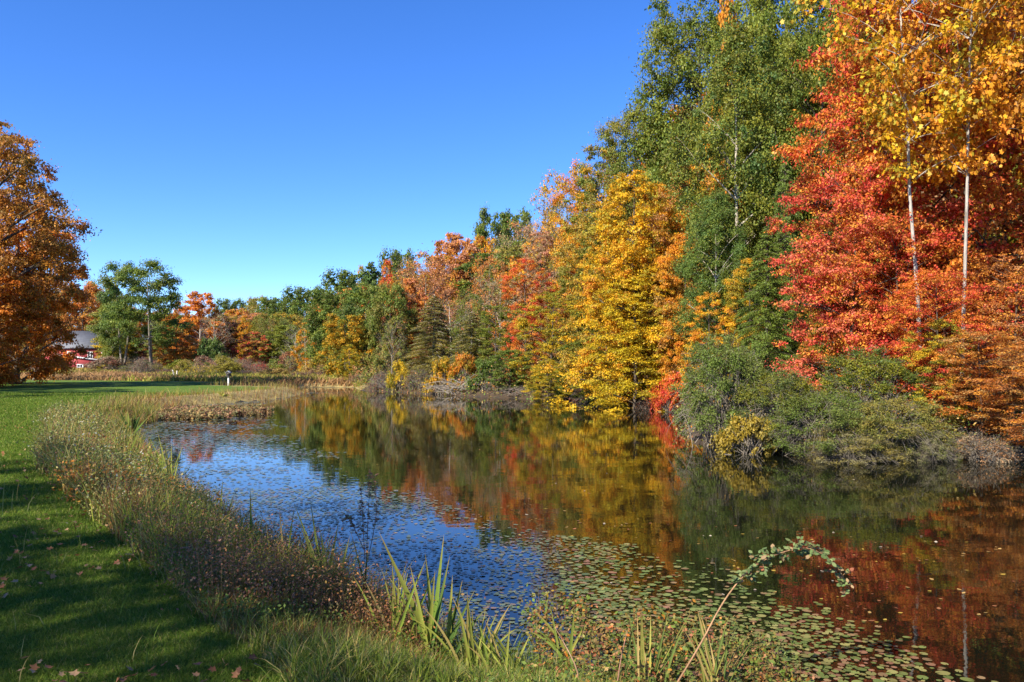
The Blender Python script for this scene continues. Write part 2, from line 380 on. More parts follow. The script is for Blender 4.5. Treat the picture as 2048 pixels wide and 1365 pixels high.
def conifer_meshes(name, seed, H, R, cb=0.4, nbr=110, ls=0.14, npb=170, tr=0.16, tilt=0.25, top=0.07, ragged=0.3):
    r = rng_(seed); wb = MB(); n = 12
    zz = np.linspace(0, H, n); wb.tube(np.c_[r.normal(0, 0.02, n), r.normal(0, 0.02, n), zz - 0.2], tr * (1 - zz / H) + 0.01, 8)
    P_, N_, A_, v_, b_ = [], [], [], [], []
    for i in range(nbr):
        t = (i + 0.5) / nbr; z0 = cb + t * (H - cb) * 0.97; L = R * ((1 - t) ** 0.75 + top) * r.uniform(1 - ragged, 1 + ragged * 0.6)
        a = i * 2.4 + r.normal(0, 0.3); hd = np.array([math.cos(a), math.sin(a), 0])
        e = np.array([0, 0, z0]) + hd * L + np.array([0, 0, -tilt * L + 0.1 * L]); b0 = np.array([0, 0, z0])
        mid = (b0 + e) / 2 + np.array([0, 0, 0.18 * L])
        p = bez(b0, mid, e, 6); wb.tube(p, np.linspace(0.03 * tr / 0.16, 0.006, 6), 3, cap=False)
        m = max(10, int(npb * (L / R))); s = r.random(m) ** 0.7
        pos = (1 - s[:, None]) ** 2 * b0 + 2 * (s * (1 - s))[:, None] * mid + (s ** 2)[:, None] * e
        side = np.array([-hd[1], hd[0], 0]); wdt = 0.34 * L * (1.1 - s) + 0.08
        lat = r.uniform(-1, 1, m) * wdt
        pos = pos + side * lat[:, None] + np.array([0, 0, 1]) * (-0.18 * np.abs(lat) - r.random(m) * 0.16 * (0.4 + L / R))[:, None] + hd * (np.abs(lat) * 0.5)[:, None]
        P_.append(pos); N_.append(np.array([0, 0, 0.8]) + r.normal(size=(m, 3)) * 0.55)
        A_.append(hd + side * (np.sign(lat) * 0.7)[:, None] + np.array([0, 0, -0.35]) + r.normal(size=(m, 3)) * 0.3)
        v_.append(0.5 * r.random() + 0.5 * r.random(m)); b_.append(r.uniform(0.7, 1.2, m))
    pos = np.concatenate(P_); lb = MB()
    V, Fc = leafgeo(r, pos, np.concatenate(N_), ls * r.uniform(0.7, 1.5, len(pos)), SH_THIN * np.array([1.3, 1]), np.concatenate(A_))
    lb.add(V, Fc, v=np.concatenate(v_), b=np.concatenate(b_))
    return wb.mesh(name + '_wood', BARK, True), lb.mesh(name + '_leaves', NEEDLE), H, R

def shrub_meshes(name, seed, H, R, ncl=50, clr=0.5, nleaf=14000, ls=0.08, nst=26, shape=SH_KITE, flat=0.8, thin=0, tr=0.02, mat=None, grey=0):
    r = rng_(seed)
    n0 = ncl; u = r.random(n0); a = r.uniform(0, 2 * np.pi, n0); el = np.arcsin(u ** 0.8)
    rad = 0.72 + 0.28 * r.random(n0); lob = 1 + 0.2 * np.sin(3 * a + seed) + 0.12 * np.sin(7 * a + 2 * seed)
    C = np.c_[np.cos(a) * np.cos(el) * R * rad * lob, np.sin(a) * np.cos(el) * R * rad * lob, 0.06 * H + np.sin(el) * H * 0.9 * rad]
    cr = clr * r.uniform(0.6, 1.3, n0)
    wb = MB()
    for i in range(n0):
        b0 = np.array([r.normal(0, R * 0.22), r.normal(0, R * 0.22), -0.1]); m = b0 * 0.4 + C[i] * 0.6 + np.array([0, 0, 0.18 * H]) + r.normal(0, 0.06 * R, 3)
        wb.tube(bez(b0, m, C[i], 6), np.linspace(tr, tr * 0.35, 6), 4, cap=False)
        for k in range(thin):
            e = C[i] + rdir(r, 1)[0] * cr[i] * r.uniform(0.8, 1.5); q = C[i] * 0.8 + m * 0.2
            wb.tube(bez(q, (q + e) / 2 + r.normal(0, 0.1, 3) * cr[i], e, 4), np.linspace(tr * 0.35, tr * 0.1 + 0.002, 4), 3, cap=False)
    for k in range(grey):                          # bare grey canes hanging out over the water
        a_ = r.uniform(0, 2 * np.pi); L = R * r.uniform(0.7, 1.12); b0 = np.array([math.cos(a_) * R * 0.4, math.sin(a_) * R * 0.4, r.uniform(0.1, 0.5) * H])
        e = np.array([math.cos(a_) * L, math.sin(a_) * L, r.uniform(0.0, 0.32) * H]) + r.normal(0, 0.12, 3); e[2] = max(e[2], 0.03)
        wb.tube(bez(b0, (b0 + e) / 2 + np.array([0, 0, 0.16 * H]) + r.normal(0, 0.12, 3), e, 6), np.linspace(0.012, 0.003, 6), 3, cap=False)
    cnt = r.multinomial(nleaf, cr ** 2 / (cr ** 2).sum()); ci = np.repeat(np.arange(n0), cnt); n = len(ci)
    d = rdir(r, n); spr = r.integers(0, 7, n); sd = unit(rng_(seed + 5).normal(size=(n0, 7, 3)))[ci, spr]
    off = (d * 0.5 + sd * 0.7) * (cr[ci] * r.random(n) ** 0.45)[:, None] * np.array([1, 1, flat])
    pos = C[ci] + off; pos[:, 2] = np.maximum(pos[:, 2], 0.03 + 0.05 * r.random(n))
    v = 0.4 * r.random(n0)[ci] + 0.25 * rng_(seed + 8).random((n0, 7))[ci, spr] + 0.35 * r.random(n)
    lb = MB(); V, Fc = leafgeo(r, pos, (d + sd) * 0.45 + np.array([0, 0, 0.45]) + r.normal(size=(n, 3)) * 0.55, ls * r.uniform(0.6, 1.3, n), shape)
    lb.add(V, Fc, v=v, b=r.uniform(0.72, 1.25, n))
    return wb.mesh(name + '_wood', BARK, True), lb.mesh(name + '_leaves', mat or LEAF), H, R

PROTO = {}
CED = conifer_meshes('near_cedar', 305, 9, 2.0, 0.6, 150, 0.085, 900, 0.16, tilt=0.3)
def proto(k, m): PROTO.setdefault(k, []).append(m)
for s in (1, 2, 3):
    proto('oak', tree_meshes('far_oak', 10 + s, 10, 3.6, 0.6, 'round', 110, 0.95, 32000, 0.235, 0.7, 0.2))
for s in (1, 2, 3):
    proto('maple', tree_meshes('far_maple', 20 + s, 10, 3.0, 0.8, 'oval', 120, 0.8, 27000, 0.215, 0.5, 0.17, lobes=0.3))
for s in (1, 2):
    proto('thin', tree_meshes('thin_tree', 30 + s, 10, 2.8, 1.5, 'vase', 100, 0.75, 8500, 0.16, 0.7, 0.15, twigs=7, spread=0.9))
for s in (1, 2):
    proto('bare', tree_meshes('bare_tree', 40 + s, 10, 2.4, 2.0, 'vase', 90, 0.8, 1500, 0.13, 0.7, 0.14, twigs=10, spread=1.2))
for s in (1, 2):
    proto('cedar', conifer_meshes('cedar', 50 + s, 10, 2.8, 0.4, 130, 0.3, 170, 0.18))
proto('pine', conifer_meshes('pine', 56, 10, 2.6, 2.2, 80, 0.36, 220, 0.2, tilt=-0.15, ragged=0.4))
proto('narrow', tree_meshes('narrow_tree', 60, 10, 1.6, 0.5, 'oval', 70, 0.55, 9000, 0.17, 0.8, 0.13, spread=1.2))
proto('narrow', tree_meshes('narrow_tree', 61, 10, 1.7, 0.7, 'oval', 60, 0.55, 8000, 0.18, 0.8, 0.13, spread=1.2))
for s in (1, 2):
    proto('locust', tree_meshes('locust', 70 + s, 10, 2.6, 2.6, 'round', 34, 1.15, 26000, 0.17, 0.5, 0.22, lobes=0.35, spread=1.2, outer=0.55, stems=2))
for s in (1, 2, 3):
    proto('shrub', shrub_meshes('shrub', 80 + s, 2, 1.6, 46, 0.45, 7000, 0.14, thin=2, tr=0.03))
for s in (1, 2):
    proto('twiggy', shrub_meshes('twiggy_shrub', 85 + s, 2, 1.5, 60, 0.5, 2200, 0.1, thin=9, tr=0.03))
# finer-leaved prototypes for the nearer bank
for s in (1, 2):
    proto('nmaple', tree_meshes('near_maple', 120 + s, 12, 3.2, 0.6, 'oval', 150, 0.7, 46000, 0.13, 0.45, 0.16, lobes=0.28, up=0.7))
    proto('noak', tree_meshes('near_oak', 130 + s, 16, 4.6, 1.2, 'round', 150, 1.0, 60000, 0.16, 0.6, 0.24, lobes=0.25))

# albedos; PK and GR lightened in place of haze over the far hill
GD = (0.085, 0.135, 0.022); GM = (0.125, 0.185, 0.03); GB = (0.08, 0.15, 0.04); GY = (0.24, 0.23, 0.022); YE = (0.72, 0.46, 0.02); GO = (0.68, 0.34, 0.018)
OR = (0.62, 0.21, 0.022); OD = (0.5, 0.145, 0.018); RE = (0.62, 0.06, 0.045); PK = (0.52, 0.22, 0.13); RU = (0.42, 0.2, 0.08); OL = (0.3, 0.24, 0.05)
BR = (0.15, 0.075, 0.03); GR = (0.32, 0.27, 0.17); TA = (0.42, 0.28, 0.1); MR = (0.24, 0.085, 0.06)
BK_G = (0.2, 0.175, 0.145); BK_D = (0.09, 0.07, 0.052); BK_W = (0.4, 0.37, 0.33); BK_P = (0.42, 0.38, 0.32)
TREES = []
def plant_at(kind, x, y, H, R, c1, c2, label, name, cat='tree', group=None, bark=BK_D, rz=None, var=None, zoff=0.0, trunkname='trunk', crownname='crown'):
    k = len(TREES); TREES.append(1)
    P = kind if isinstance(kind, tuple) else PROTO[kind][k % len(PROTO[kind]) if var is None else var]
    z = max(gz(x, y), -0.15) + zoff
    e = empty(name, (x, y, z), (k * 2.1) % 6.28 if rz is None else rz, (R / P[3], R / P[3], H / P[2]))
    tag(e, label, cat, group)
    t = link(bpy.data.objects.new(trunkname, P[0]), e); t.color = (*bark, 1)
    c = link(bpy.data.objects.new(crownname, P[1]), e); c.color = (*c1, 1); c['leaf2'] = [float(v) for v in c2]
    q = c1[0] / c1[1]; c['leaf3'] = [0.66, 0.3, 0.04] if q > 2.3 else ([0.42, 0.36, 0.035] if q > 1.35 else [0.2, 0.24, 0.035])
    return e
def T(kind, px, top, D, wpx, c1, c2, label, name='tree', **kw):
    x = (px - CX) / F * D; z = max(gz(x, D), -0.15); H = CAMZ + (HZ - top) / F * D - z
    return plant_at(kind, x, D, max(H, 0.5), max(wpx / F * D / 2 * (1.22 if D > 40 and kind not in ('narrow', 'shrub', 'twiggy', 'locust') and not isinstance(kind, tuple) else 1.0), 0.17 * H if kind not in ('narrow', 'shrub', 'twiggy') and not isinstance(kind, tuple) else 0), c1, c2, label, name, **kw)
exec_order = []
# ---- far left, behind the barn and the meadow
T('oak', 165, 572, 165, 80, OD, RU, 'rust orange tree above the roof of the red barn', 'maple_tree')
T('oak', 208, 568, 172, 62, GY, YE, 'yellow green tree behind the two tall locusts, next to the barn roof', 'tree')
T('maple', 236, 600, 150, 60, OL, GY, 'olive tree right of the barn, beneath the taller locust', 'tree')
T('maple', 236, 655, 150, 52, GY, YE, 'small yellow green tree directly right of the red barn', 'tree', bark=BK_G)
T('locust', 246, 532, 114, 84, GB, GM, 'tall green locust with airy layered crown, left one of the pair', 'locust_tree', bark=BK_G)
T('locust', 303, 530, 112, 100, GM, GD, 'tall dark green locust with forked pale trunk, right one of the pair', 'locust_tree', bark=BK_G, var=0)
T('oak', 226, 612, 118, 40, GM, GY, 'light green spreading tree leaning against the left locust', 'tree', bark=BK_G)
T('maple', 345, 628, 135, 70, GM, OL, 'olive green tree between the locust pair and the orange sycamore', 'tree')
T('maple', 352, 665, 118, 60, OR, TA, 'small peach orange tree right of the locusts at the meadow edge', 'maple_tree')
T('maple', 398, 585, 132, 74, OR, OD, 'tall orange sycamore rising above the woods behind the meadow', 'sycamore_tree', bark=BK_W)
T('bare', 430, 630, 126, 55, GR, RU, 'pale leafless tree beside the tall orange sycamore', 'bare_tree', bark=BK_P)
T('shrub', 425, 668, 114, 60, GM, GB, 'grey green willowy bush under the leafless tree', 'shrub', cat='shrub')
T('oak', 465, 602, 205, 60, GD, GM, 'dark green treetop at the low dip of the skyline', 'oak_tree')
T('maple', 475, 618, 165, 70, RU, OR, 'rust treetop on the skyline right of the sycamore', 'maple_tree')
T('oak', 520, 597, 195, 62, OL, TA, 'tan and olive round treetop on the far skyline', 'tree')
T('maple', 458, 645, 136, 50, PK, RU, 'pink red maple behind the meadow right of the leafless tree', 'maple_tree')
T('narrow', 490, 632, 130, 34, GO, OR, 'narrow bright orange yellow tree among pink maples', 'tree')
T('maple', 515, 628, 150, 66, PK, RU, 'dusty pink maple in the far woods', 'maple_tree')
T('oak', 562, 600, 180, 74, GD, GM, 'dark green oak on skyline above the dusty pink maple', 'oak_tree')
T('thin', 545, 640, 132, 60, GM, OL, 'thin olive tree behind the meadow near the pink maples', 'tree', bark=BK_G)
T('maple', 508, 665, 120, 46, RU, RE, 'small dull red maple low in front of the far woods', 'maple_tree')
T('oak', 612, 580, 155, 82, GM, GD, 'broad green oak crown topping the skyline left of the hill', 'oak_tree')
T('maple', 572, 650, 122, 66, GM, GY, 'yellow green tree left of the small golden poplar', 'tree')
T('bare', 590, 655, 108, 40, GR, GM, 'grey bare saplings left of the small golden poplar', 'bare_tree', bark=BK_P)
T('narrow', 612, 646, 98, 42, GO, OR, 'small slender golden orange poplar standing alone at the marsh edge', 'poplar_tree', bark=BK_P)
T('oak', 652, 600, 128, 70, OL, RU, 'brown olive tree just left of the green hillside oaks', 'tree')
T('thin', 645, 640, 105, 56, GM, OL, 'thin green tree with visible stems right of the golden poplar', 'tree', bark=BK_G)
# ---- hillside, left part
T('oak', 700, 548, 112, 100, GM, GD, 'large rounded green oak on the left end of the wooded hill', 'oak_tree')
T('narrow', 722, 533, 126, 30, GO, GY, 'orange treetop peeping over the left shoulder of the hill', 'tree')
T('pine', 742, 520, 106, 74, GB, GM, 'blue green pine with upswept branches on the hill', 'pine_tree')
T('oak', 668, 588, 92, 90, GM, GD, 'dark green oak at the foot of the hill above the yellowing tree', 'oak_tree')
T('oak', 690, 632, 78, 78, GY, GO, 'round yellowing oak at the foot of the hill by the inlet', 'oak_tree')
T('oak', 734, 575, 84, 96, GM, GB, 'green oak filling the hill between pine and inlet', 'oak_tree')
T('oak', 797, 508, 108, 74, GD, GM, 'dark green oak crown behind the narrow scarlet maple', 'oak_tree')
T('narrow', 775, 522, 92, 46, OR, RE, 'narrow scarlet orange maple between green oaks on the hill', 'maple_tree')
T('oak', 782, 572, 74, 70, GM, OL, 'green and amber oak below the narrow scarlet maple', 'oak_tree')
T('bare', 784, 640, 63, 46, GR, OR, 'pale bare trunks standing near water below the amber oak', 'bare_tree', bark=BK_G)
T('thin', 836, 515, 98, 72, RU, GR, 'grey brown thinning tree right of the dark oak crown', 'tree', bark=BK_G)
T('maple', 818, 560, 76, 60, OR, PK, 'orange pink maple left of the dark cedars', 'maple_tree')
T('thin', 850, 530, 84, 90, PK, RU, 'faded pink maple on the mid slope', 'maple_tree', bark=BK_G)
T('maple', 918, 480, 92, 92, PK, RU, 'broad dusty red maple on the mid slope', 'maple_tree')
T('maple', 905, 470, 108, 66, OR, RU, 'rounded orange brown treetop behind the dusty red maple', 'maple_tree')
T('maple', 966, 474, 100, 72, GO, OR, 'orange gold treetop left of the twin dark oaks', 'maple_tree')
T('oak', 986, 428, 112, 76, GD, GM, 'dark green oak standing high on ridge, left one of two', 'oak_tree')
T('oak', 1032, 428, 112, 66, GM, GD, 'green oak high on ridge, right one of two', 'oak_tree')
T('thin', 1015, 474, 88, 84, GR, TA, 'greyish thin tree below the two ridge oaks', 'tree', bark=BK_G)
T('thin', 978, 520, 76, 76, OR, RU, 'thin orange brown tree in the middle of the slope', 'tree', bark=BK_G)
T('thin', 1068, 448, 86, 80, PK, GR, 'faded pinkish tree right of the ridge oaks', 'tree', bark=BK_G)
T('bare', 1096, 425, 76, 90, GR, OL, 'tall leafless grey tree on the slope below the skyline', 'bare_tree', bark=BK_G)
T('bare', 905, 600, 66, 84, GR, PK, 'grey bare tree between the two dark cedars', 'bare_tree', bark=BK_P)
T(CED, 868, 585, 62, 150, (0.1, 0.11, 0.03), OL, 'large dark cedar with a pale dead stem near the shore', 'cedar_tree', bark=BK_P)
T(CED, 944, 620, 57, 140, (0.1, 0.12, 0.03), OL, 'second dark cedar behind the tangle of fallen branches', 'cedar_tree', bark=BK_P)
T('thin', 938, 590, 60, 60, GY, GM, 'light green sparse tree between cedars', 'tree', bark=BK_G)
T('thin', 1000, 560, 62, 84, GR, RU, 'reddish grey twiggy tree left of the red orange maple', 'tree', bark=BK_P)
T('narrow', 700, 690, 74, 40, GY, YE, 'small yellow sapling at the foot of the hill oaks', 'sapling')
T('maple', 1020, 700, 49.5, 56, GM, GD, 'low dark green tree leaning over the shore', 'tree')
# ---- middle bank
T('nmaple', 1052, 520, 52, 82, RE, OR, 'red orange maple on the far bank in the middle of the slope', 'maple_tree')
T('noak', 1140, 400, 66, 96, OL, GR, 'olive grey tree behind the sparse gold treetop', 'tree', bark=BK_G)
T('thin', 1132, 350, 62, 110, GO, TA, 'sparse gold treetop against the sky left of the golden beech', 'tree', bark=BK_G)
T('noak', 1178, 335, 55, 110, GO, OR, 'amber treetop adjoining the skyline above the golden beech', 'tree')
T('nmaple', 1100, 585, 46.5, 100, GY, YE, 'yellow green maple with layered boughs at the water', 'maple_tree')
T('nmaple', 1096, 720, 44.5, 66, YE, GY, 'low bright yellow green maple bough touching the water', 'sapling')
T('nmaple', 1168, 500, 47, 90, OL, GY, 'olive green tree with flat layers left of the golden beech', 'tree')
T('nmaple', 1180, 660, 42, 80, GY, GM, 'green undergrowth tree at the foot of the golden beech', 'tree')
T('nmaple', 1085, 465, 60, 100, PK, GR, 'salmon pink maple left of the sparse gold treetop', 'maple_tree')
T('nmaple', 990, 610, 55, 80, GM, GY, 'light green tree right of the second cedar', 'tree')
# ---- big heroes of the right bank
GOLD = tree_meshes('golden_beech', 301, 12.5, 3.1, 0.15, 'full', 260, 0.68, 72000, 0.125, 0.45, 0.16, lobes=0.4, up=0.8, droop=0.8)
OAKH = tree_meshes('big_oak', 306, 21, 4.6, 2.0, 'round', 260, 1.15, 120000, 0.17, 0.65, 0.3, lobes=0.2)
def hero(P, px, top, D, wpx, *a, **k): return T(P, px, top, D, wpx, *a, **k)
T(GOLD, 1262, 335, 38.5, 210, YE, GO, 'big golden yellow beech with boughs down to the water', 'beech_tree', zoff=-0.1)
T(GOLD, 1270, 545, 37.2, 190, YE, (0.5, 0.4, 0.02), 'lower bright yellow beech overhanging the dark cove', 'beech_tree', rz=1.9)
T('nmaple', 1372, 470, 36, 120, OR, GO, 'orange maple with peach leaves right of the golden beech', 'maple_tree')
T('nmaple', 1215, 400, 41, 130, GO, OL, 'amber maple with rounded head left behind the golden beech', 'maple_tree')
T('nmaple', 1310, 370, 40, 130, GO, OR, 'orange gold maple directly behind the golden beech', 'maple_tree')
T('nmaple', 1205, 292, 47, 110, GM, GO, 'yellow green tree stepping the skyline down from the tall oak', 'tree')
T('nmaple', 1236, 470, 38.2, 120, YE, OR, 'broad golden maple left of the golden beech', 'maple_tree')
T('nmaple', 1420, 585, 30.0, 110, OR, YE, 'peach orange maple in front of the lower aspen', 'maple_tree')
T('nmaple', 1500, 520, 28.6, 100, GO, GY, 'gold flecked sapling between aspen and cedar', 'sapling')
T('nmaple', 1400, 330, 37, 120, GO, RU, 'gold brown maple between the beech and the tall aspen', 'maple_tree')
T('nmaple', 1332, 520, 36.8, 100, GO, TA, 'peach and gold maple tangled with the golden beech', 'maple_tree')
T('shrub', 1352, 738, 35.0, 90, OR, RE, 'low red orange maple over the cove beside the green shrubs', 'maple_tree')
T('nmaple', 1320, 400, 42, 110, GO, RU, 'brownish gold maple between golden beech and green oak', 'maple_tree')
T(OAKH, 1395, 10, 46, 245, GM, GY, 'tall green oak with yellowing leaves forming the high skyline', 'oak_tree', bark=BK_D)
T(OAKH, 1268, 235, 46, 150, GM, OL, 'green oak reaching left below the tall oak', 'oak_tree')
ASPEN = tree_meshes('aspen', 303, 14, 2.3, 2.4, 'oval', 230, 0.72, 90000, 0.11, 0.75, 0.14, lobes=0.25, spread=0.8)
T(ASPEN, 1475, 60, 33, 190, GB, GY, 'tall blue green aspen with small round leaves', 'aspen_tree', bark=BK_P)
T(ASPEN, 1432, 390, 31, 120, GB, GM, 'lower blue green aspen beside the orange maple', 'aspen_tree', bark=BK_P)
T('narrow', 1452, -40, 39, 70, OR, GO, 'narrow orange treetop wedged between green crowns near the top', 'maple_tree')
T(OAKH, 1585, -160, 38, 300, GM, GY, 'huge green oak behind the aspen rising out of the picture', 'oak_tree')
T(OAKH, 1640, 30, 33, 210, GM, GY, 'green tree between the aspen and the yellow tulip trees', 'oak_tree')
T(CED, 1535, 440, 25, 180, (0.12, 0.16, 0.018), GM, 'feathery bright green cedar with drooping boughs behind the shrubs', 'cedar_tree')
T(CED, 1570, 290, 28, 130, (0.1, 0.15, 0.02), GM, 'taller green cedar half hidden behind the red maple', 'cedar_tree')
TULIP = tree_meshes('tulip_tree', 307, 17, 3.0, 7.2, 'oval', 180, 0.75, 10500, 0.15, 0.6, 0.085, SH_LOBE, lobes=0.25, spread=0.35, limbr=0.5)
T(TULIP, 1850, -330, 19.3, 340, YE, (0.5, 0.2, 0.02), 'tall tulip tree with leaning white trunk and large yellow leaves', 'tulip_tree', bark=BK_W, rz=3.6)
T(TULIP, 1919, -360, 19.0, 300, OR, GO, 'tall tulip tree with straight white trunk next to the leaning one', 'tulip_tree', bark=BK_W, rz=5.3)
T(TULIP, 2085, -340, 20, 300, OD, GO, 'tulip tree with orange yellow leaves at the picture edge', 'tulip_tree', bark=BK_W, rz=4.4)
REDM = tree_meshes('red_maple', 309, 9, 2.6, 1.2, 'round', 170, 0.6, 42000, 0.1, 0.4, 0.1, lobes=0.25, up=0.8)
T(REDM, 1700, 330, 21.5, 270, RE, (0.6, 0.16, 0.08), 'brilliant red maple above the shrubs on the right bank', 'maple_tree')
T(REDM, 1800, 430, 20.6, 230, RE, (0.55, 0.2, 0.03), 'lower crimson maple around the feet of the white trunks', 'maple_tree')
T(REDM, 1730, 190, 22.5, 260, OR, RE, 'orange red maple rising left of the white trunks', 'maple_tree')
T(REDM, 1915, 250, 21.3, 330, RE, OD, 'scarlet maple right behind the white trunks', 'maple_tree')
T(REDM, 1830, -90, 22.4, 380, OR, RE, 'dark red orange maple behind the white trunks', 'maple_tree')
T(REDM, 2010, -120, 22.2, 380, OD, RE, 'rusty red maple high at the right edge', 'maple_tree')
T(REDM, 2025, 500, 19.6, 200, OD, RU, 'rust orange maple at the right edge above the water', 'maple_tree')
T(REDM, 1965, 660, 17.7, 200, OD, TA, 'low rust orange maple sapling right of the green shrubs', 'sapling')
T(REDM, 2070, 720, 17.1, 230, OD, RU, 'low orange brown sapling overhanging the shore at the edge', 'sapling')
T('nmaple', 2060, 640, 20.5, 110, (0.05, 0.13, 0.03), GM, 'green sapling amid the rust maples at the right edge', 'sapling')
T(REDM, 1880, 540, 18.7, 190, RE, OR, 'scarlet sapling in front of the feet of the white trunks', 'sapling')
T('nmaple', 1885, 640, 18.2, 110, GY, YE, 'yellow green sapling between shrubs and rust maple', 'sapling')
T('nmaple', 1660, 560, 22.5, 120, GM, OR, 'green and peach sapling under the brilliant red maple', 'sapling')
# ---- shrubs of the near right bank
BUSH = shrub_meshes('honeysuckle', 311, 3.0, 1.75, 190, 0.34, 46000, 0.055, shape=SH_KITE, thin=5, tr=0.016, grey=120)
BUSH2 = shrub_meshes('twiggy_honeysuckle', 312, 3.0, 2.0, 190, 0.36, 42000, 0.055, thin=5, tr=0.016, grey=260)
gs = (0.17, 0.2, 0.045)
T(BUSH, 1450, 662, 20.0, 210, gs, GM, 'rounded grey green honeysuckle bush jutting over the pond', 'shrub', cat='shrub', bark=BK_G, crownname='foliage', trunkname='stems')
T(BUSH, 1560, 735, 18.9, 210, (0.1, 0.14, 0.04), GY, 'green honeysuckle bush in the middle of the shrub row', 'shrub', cat='shrub', bark=BK_G, crownname='foliage', trunkname='stems')
T(BUSH2, 1640, 775, 18.0, 260, GM, gs, 'green bush with bare dark stems showing through', 'shrub', cat='shrub', bark=BK_G, crownname='foliage', trunkname='stems')
T(BUSH, 1745, 690, 19.3, 250, (0.08, 0.14, 0.03), GY, 'tall green bush under the red maple', 'shrub', cat='shrub', bark=BK_G, crownname='foliage', trunkname='stems')
T(BUSH2, 1780, 785, 17.7, 250, OL, gs, 'tangled bush of bare grey branches low over the water', 'shrub', cat='shrub', bark=BK_G, crownname='foliage', trunkname='stems')
T(BUSH2, 1700, 845, 17.3, 220, (0.26, 0.24, 0.12), OL, 'mat of grey bare twigs trailing into the pond', 'shrub', cat='shrub', bark=BK_G, crownname='foliage', trunkname='stems')
T(BUSH2, 1855, 850, 17.0, 110, GR, gs, 'small tangle of grey twigs at right end of shrub row', 'shrub', cat='shrub', bark=BK_G, crownname='foliage', trunkname='stems')
T('twiggy', 1960, 862, 16.9, 110, GR, RU, 'low brown twigs at the foot of the rust maples', 'shrub', cat='shrub', bark=BK_G, crownname='foliage', trunkname='stems')
T('twiggy', 2040, 850, 17.2, 110, OL, GR, 'dull olive twigs at the shore by the picture edge', 'shrub', cat='shrub', bark=BK_G, crownname='foliage', trunkname='stems')
T('shrub', 1500, 822, 18.1, 110, (0.36, 0.25, 0.025), OL, 'small golden leaved shrub in front of the green bushes', 'shrub', cat='shrub', bark=BK_G, crownname='foliage', trunkname='stems')
# ---- bushes along the far banks
FB = [('twiggy', 1015, 735, 50.5, 80, GR, RU, 'grey brown twiggy bush left of the low yellow bough'), ('shrub', 1040, 700, 50, 60, RU, OR, 'rust leaved bush above the grey twigs'),
      ('twiggy', 1190, 745, 42.5, 110, MR, BR, 'dark purple brown bush beside the golden beech at water level'),
      ('shrub', 885, 715, 54.5, 70, GY, GO, 'yellow green bush under the large dark cedar'), ('shrub', 800, 725, 59.5, 50, GY, YE, 'bright yellow green bush at the inlet mouth'),
      ('shrub', 930, 700, 54, 60, OR, GY, 'orange tinged bush between the cedars'), ('shrub', 976, 715, 52, 80, GM, GD, 'dark green bush right of the fallen branches'),
      ('twiggy', 768, 740, 62, 60, GR, MR, 'grey leafless bush overhanging the inlet'), ('twiggy', 838, 738, 58, 70, MR, GM, 'maroon tinged twiggy bush near the inlet mouth'),
      ('shrub', 766, 705, 66, 70, GM, OL, 'olive green bush behind the grey leafless one'), ('shrub', 1140, 715, 45, 60, GM, GY, 'fresh green bush right of the yellow bough'),
      ('shrub', 1338, 772, 34.5, 50, RE, OR, 'small scarlet bush deep in the cove'), ('twiggy', 1300, 790, 36, 60, BR, MR, 'brown leafless bush in the shadow of the cove'),
      ('shrub', 735, 715, 74, 60, RU, GM, 'reddish bush beyond the inlet'), ('shrub', 690, 735, 80, 60, OL, GY, 'low olive bush left of the inlet head')]
for k, px, top, D, wp, c1, c2, lab in FB:
    T(k, px, top, D, wp, c1, c2, lab, 'shrub', cat='shrub', group='bushes along the far bank', bark=BK_G, crownname='foliage', trunkname='stems')
MS = [('shrub', 232, 728, 118, 50, GM, OL, 'green bush beside the red barn wall'), ('shrub', 290, 722, 108, 46, (0.04, 0.11, 0.03), GM, 'dark green bush at the foot of the locusts'),
      ('shrub', 365, 716, 112, 60, GY, GM, 'bright lime bush at the back of the meadow'), ('twiggy', 335, 738, 96, 64, MR, BR, 'maroon bush behind the two leaning stakes'),
      ('shrub', 400, 706, 118, 52, GM, OL, 'olive bush left of the back meadow'), ('twiggy', 432, 730, 104, 66, MR, RU, 'long low reddish brown bush in mid meadow'),
      ('shrub', 468, 716, 108, 44, OL, GY, 'olive yellow bush behind the birdhouse'), ('shrub', 455, 722, 112, 30, GO, RU, 'small orange bush behind the birdhouse'),
      ('twiggy', 515, 722, 100, 60, MR, RE, 'crimson brown bush right of the birdhouse'), ('shrub', 556, 728, 94, 56, GY, GM, 'rounded yellow green bush in the right meadow'),
      ('twiggy', 600, 742, 84, 56, MR, BR, 'purple brown bush below the golden poplar'), ('twiggy', 640, 728, 90, 54, RU, MR, 'rusty red bush right of the golden poplar'),
      ('shrub', 668, 745, 80, 50, GR, OL, 'straw coloured bush by the inlet head'), ('shrub', 120, 745, 90, 60, GM, GY, 'green bush in front of the red barn'),
      ('shrub', 95, 748, 82, 70, GM, GD, 'dark green bush beneath the orange maple'), ('twiggy', 490, 740, 90, 50, MR, GR, 'small purple grey bush near the birdhouse'),
      ('shrub', 585, 722, 100, 40, OL, RU, 'brown olive bush left of golden poplar'), ('shrub', 190, 738, 100, 44, OL, TA, 'tawny bush at the barn corner'),
      ('shrub', 700, 742, 77, 44, OL, RU, 'brownish bush between inlet head and hill'), ('twiggy', 722, 748, 73, 50, RU, GR, 'russet twiggy bush at the inlet head')]
for k, px, top, D, wp, c1, c2, lab in MS:
    T(k, px, top, D, wp, c1, c2, lab, 'shrub', cat='shrub', group='bushes in the meadow', bark=BK_G, crownname='foliage', trunkname='stems')
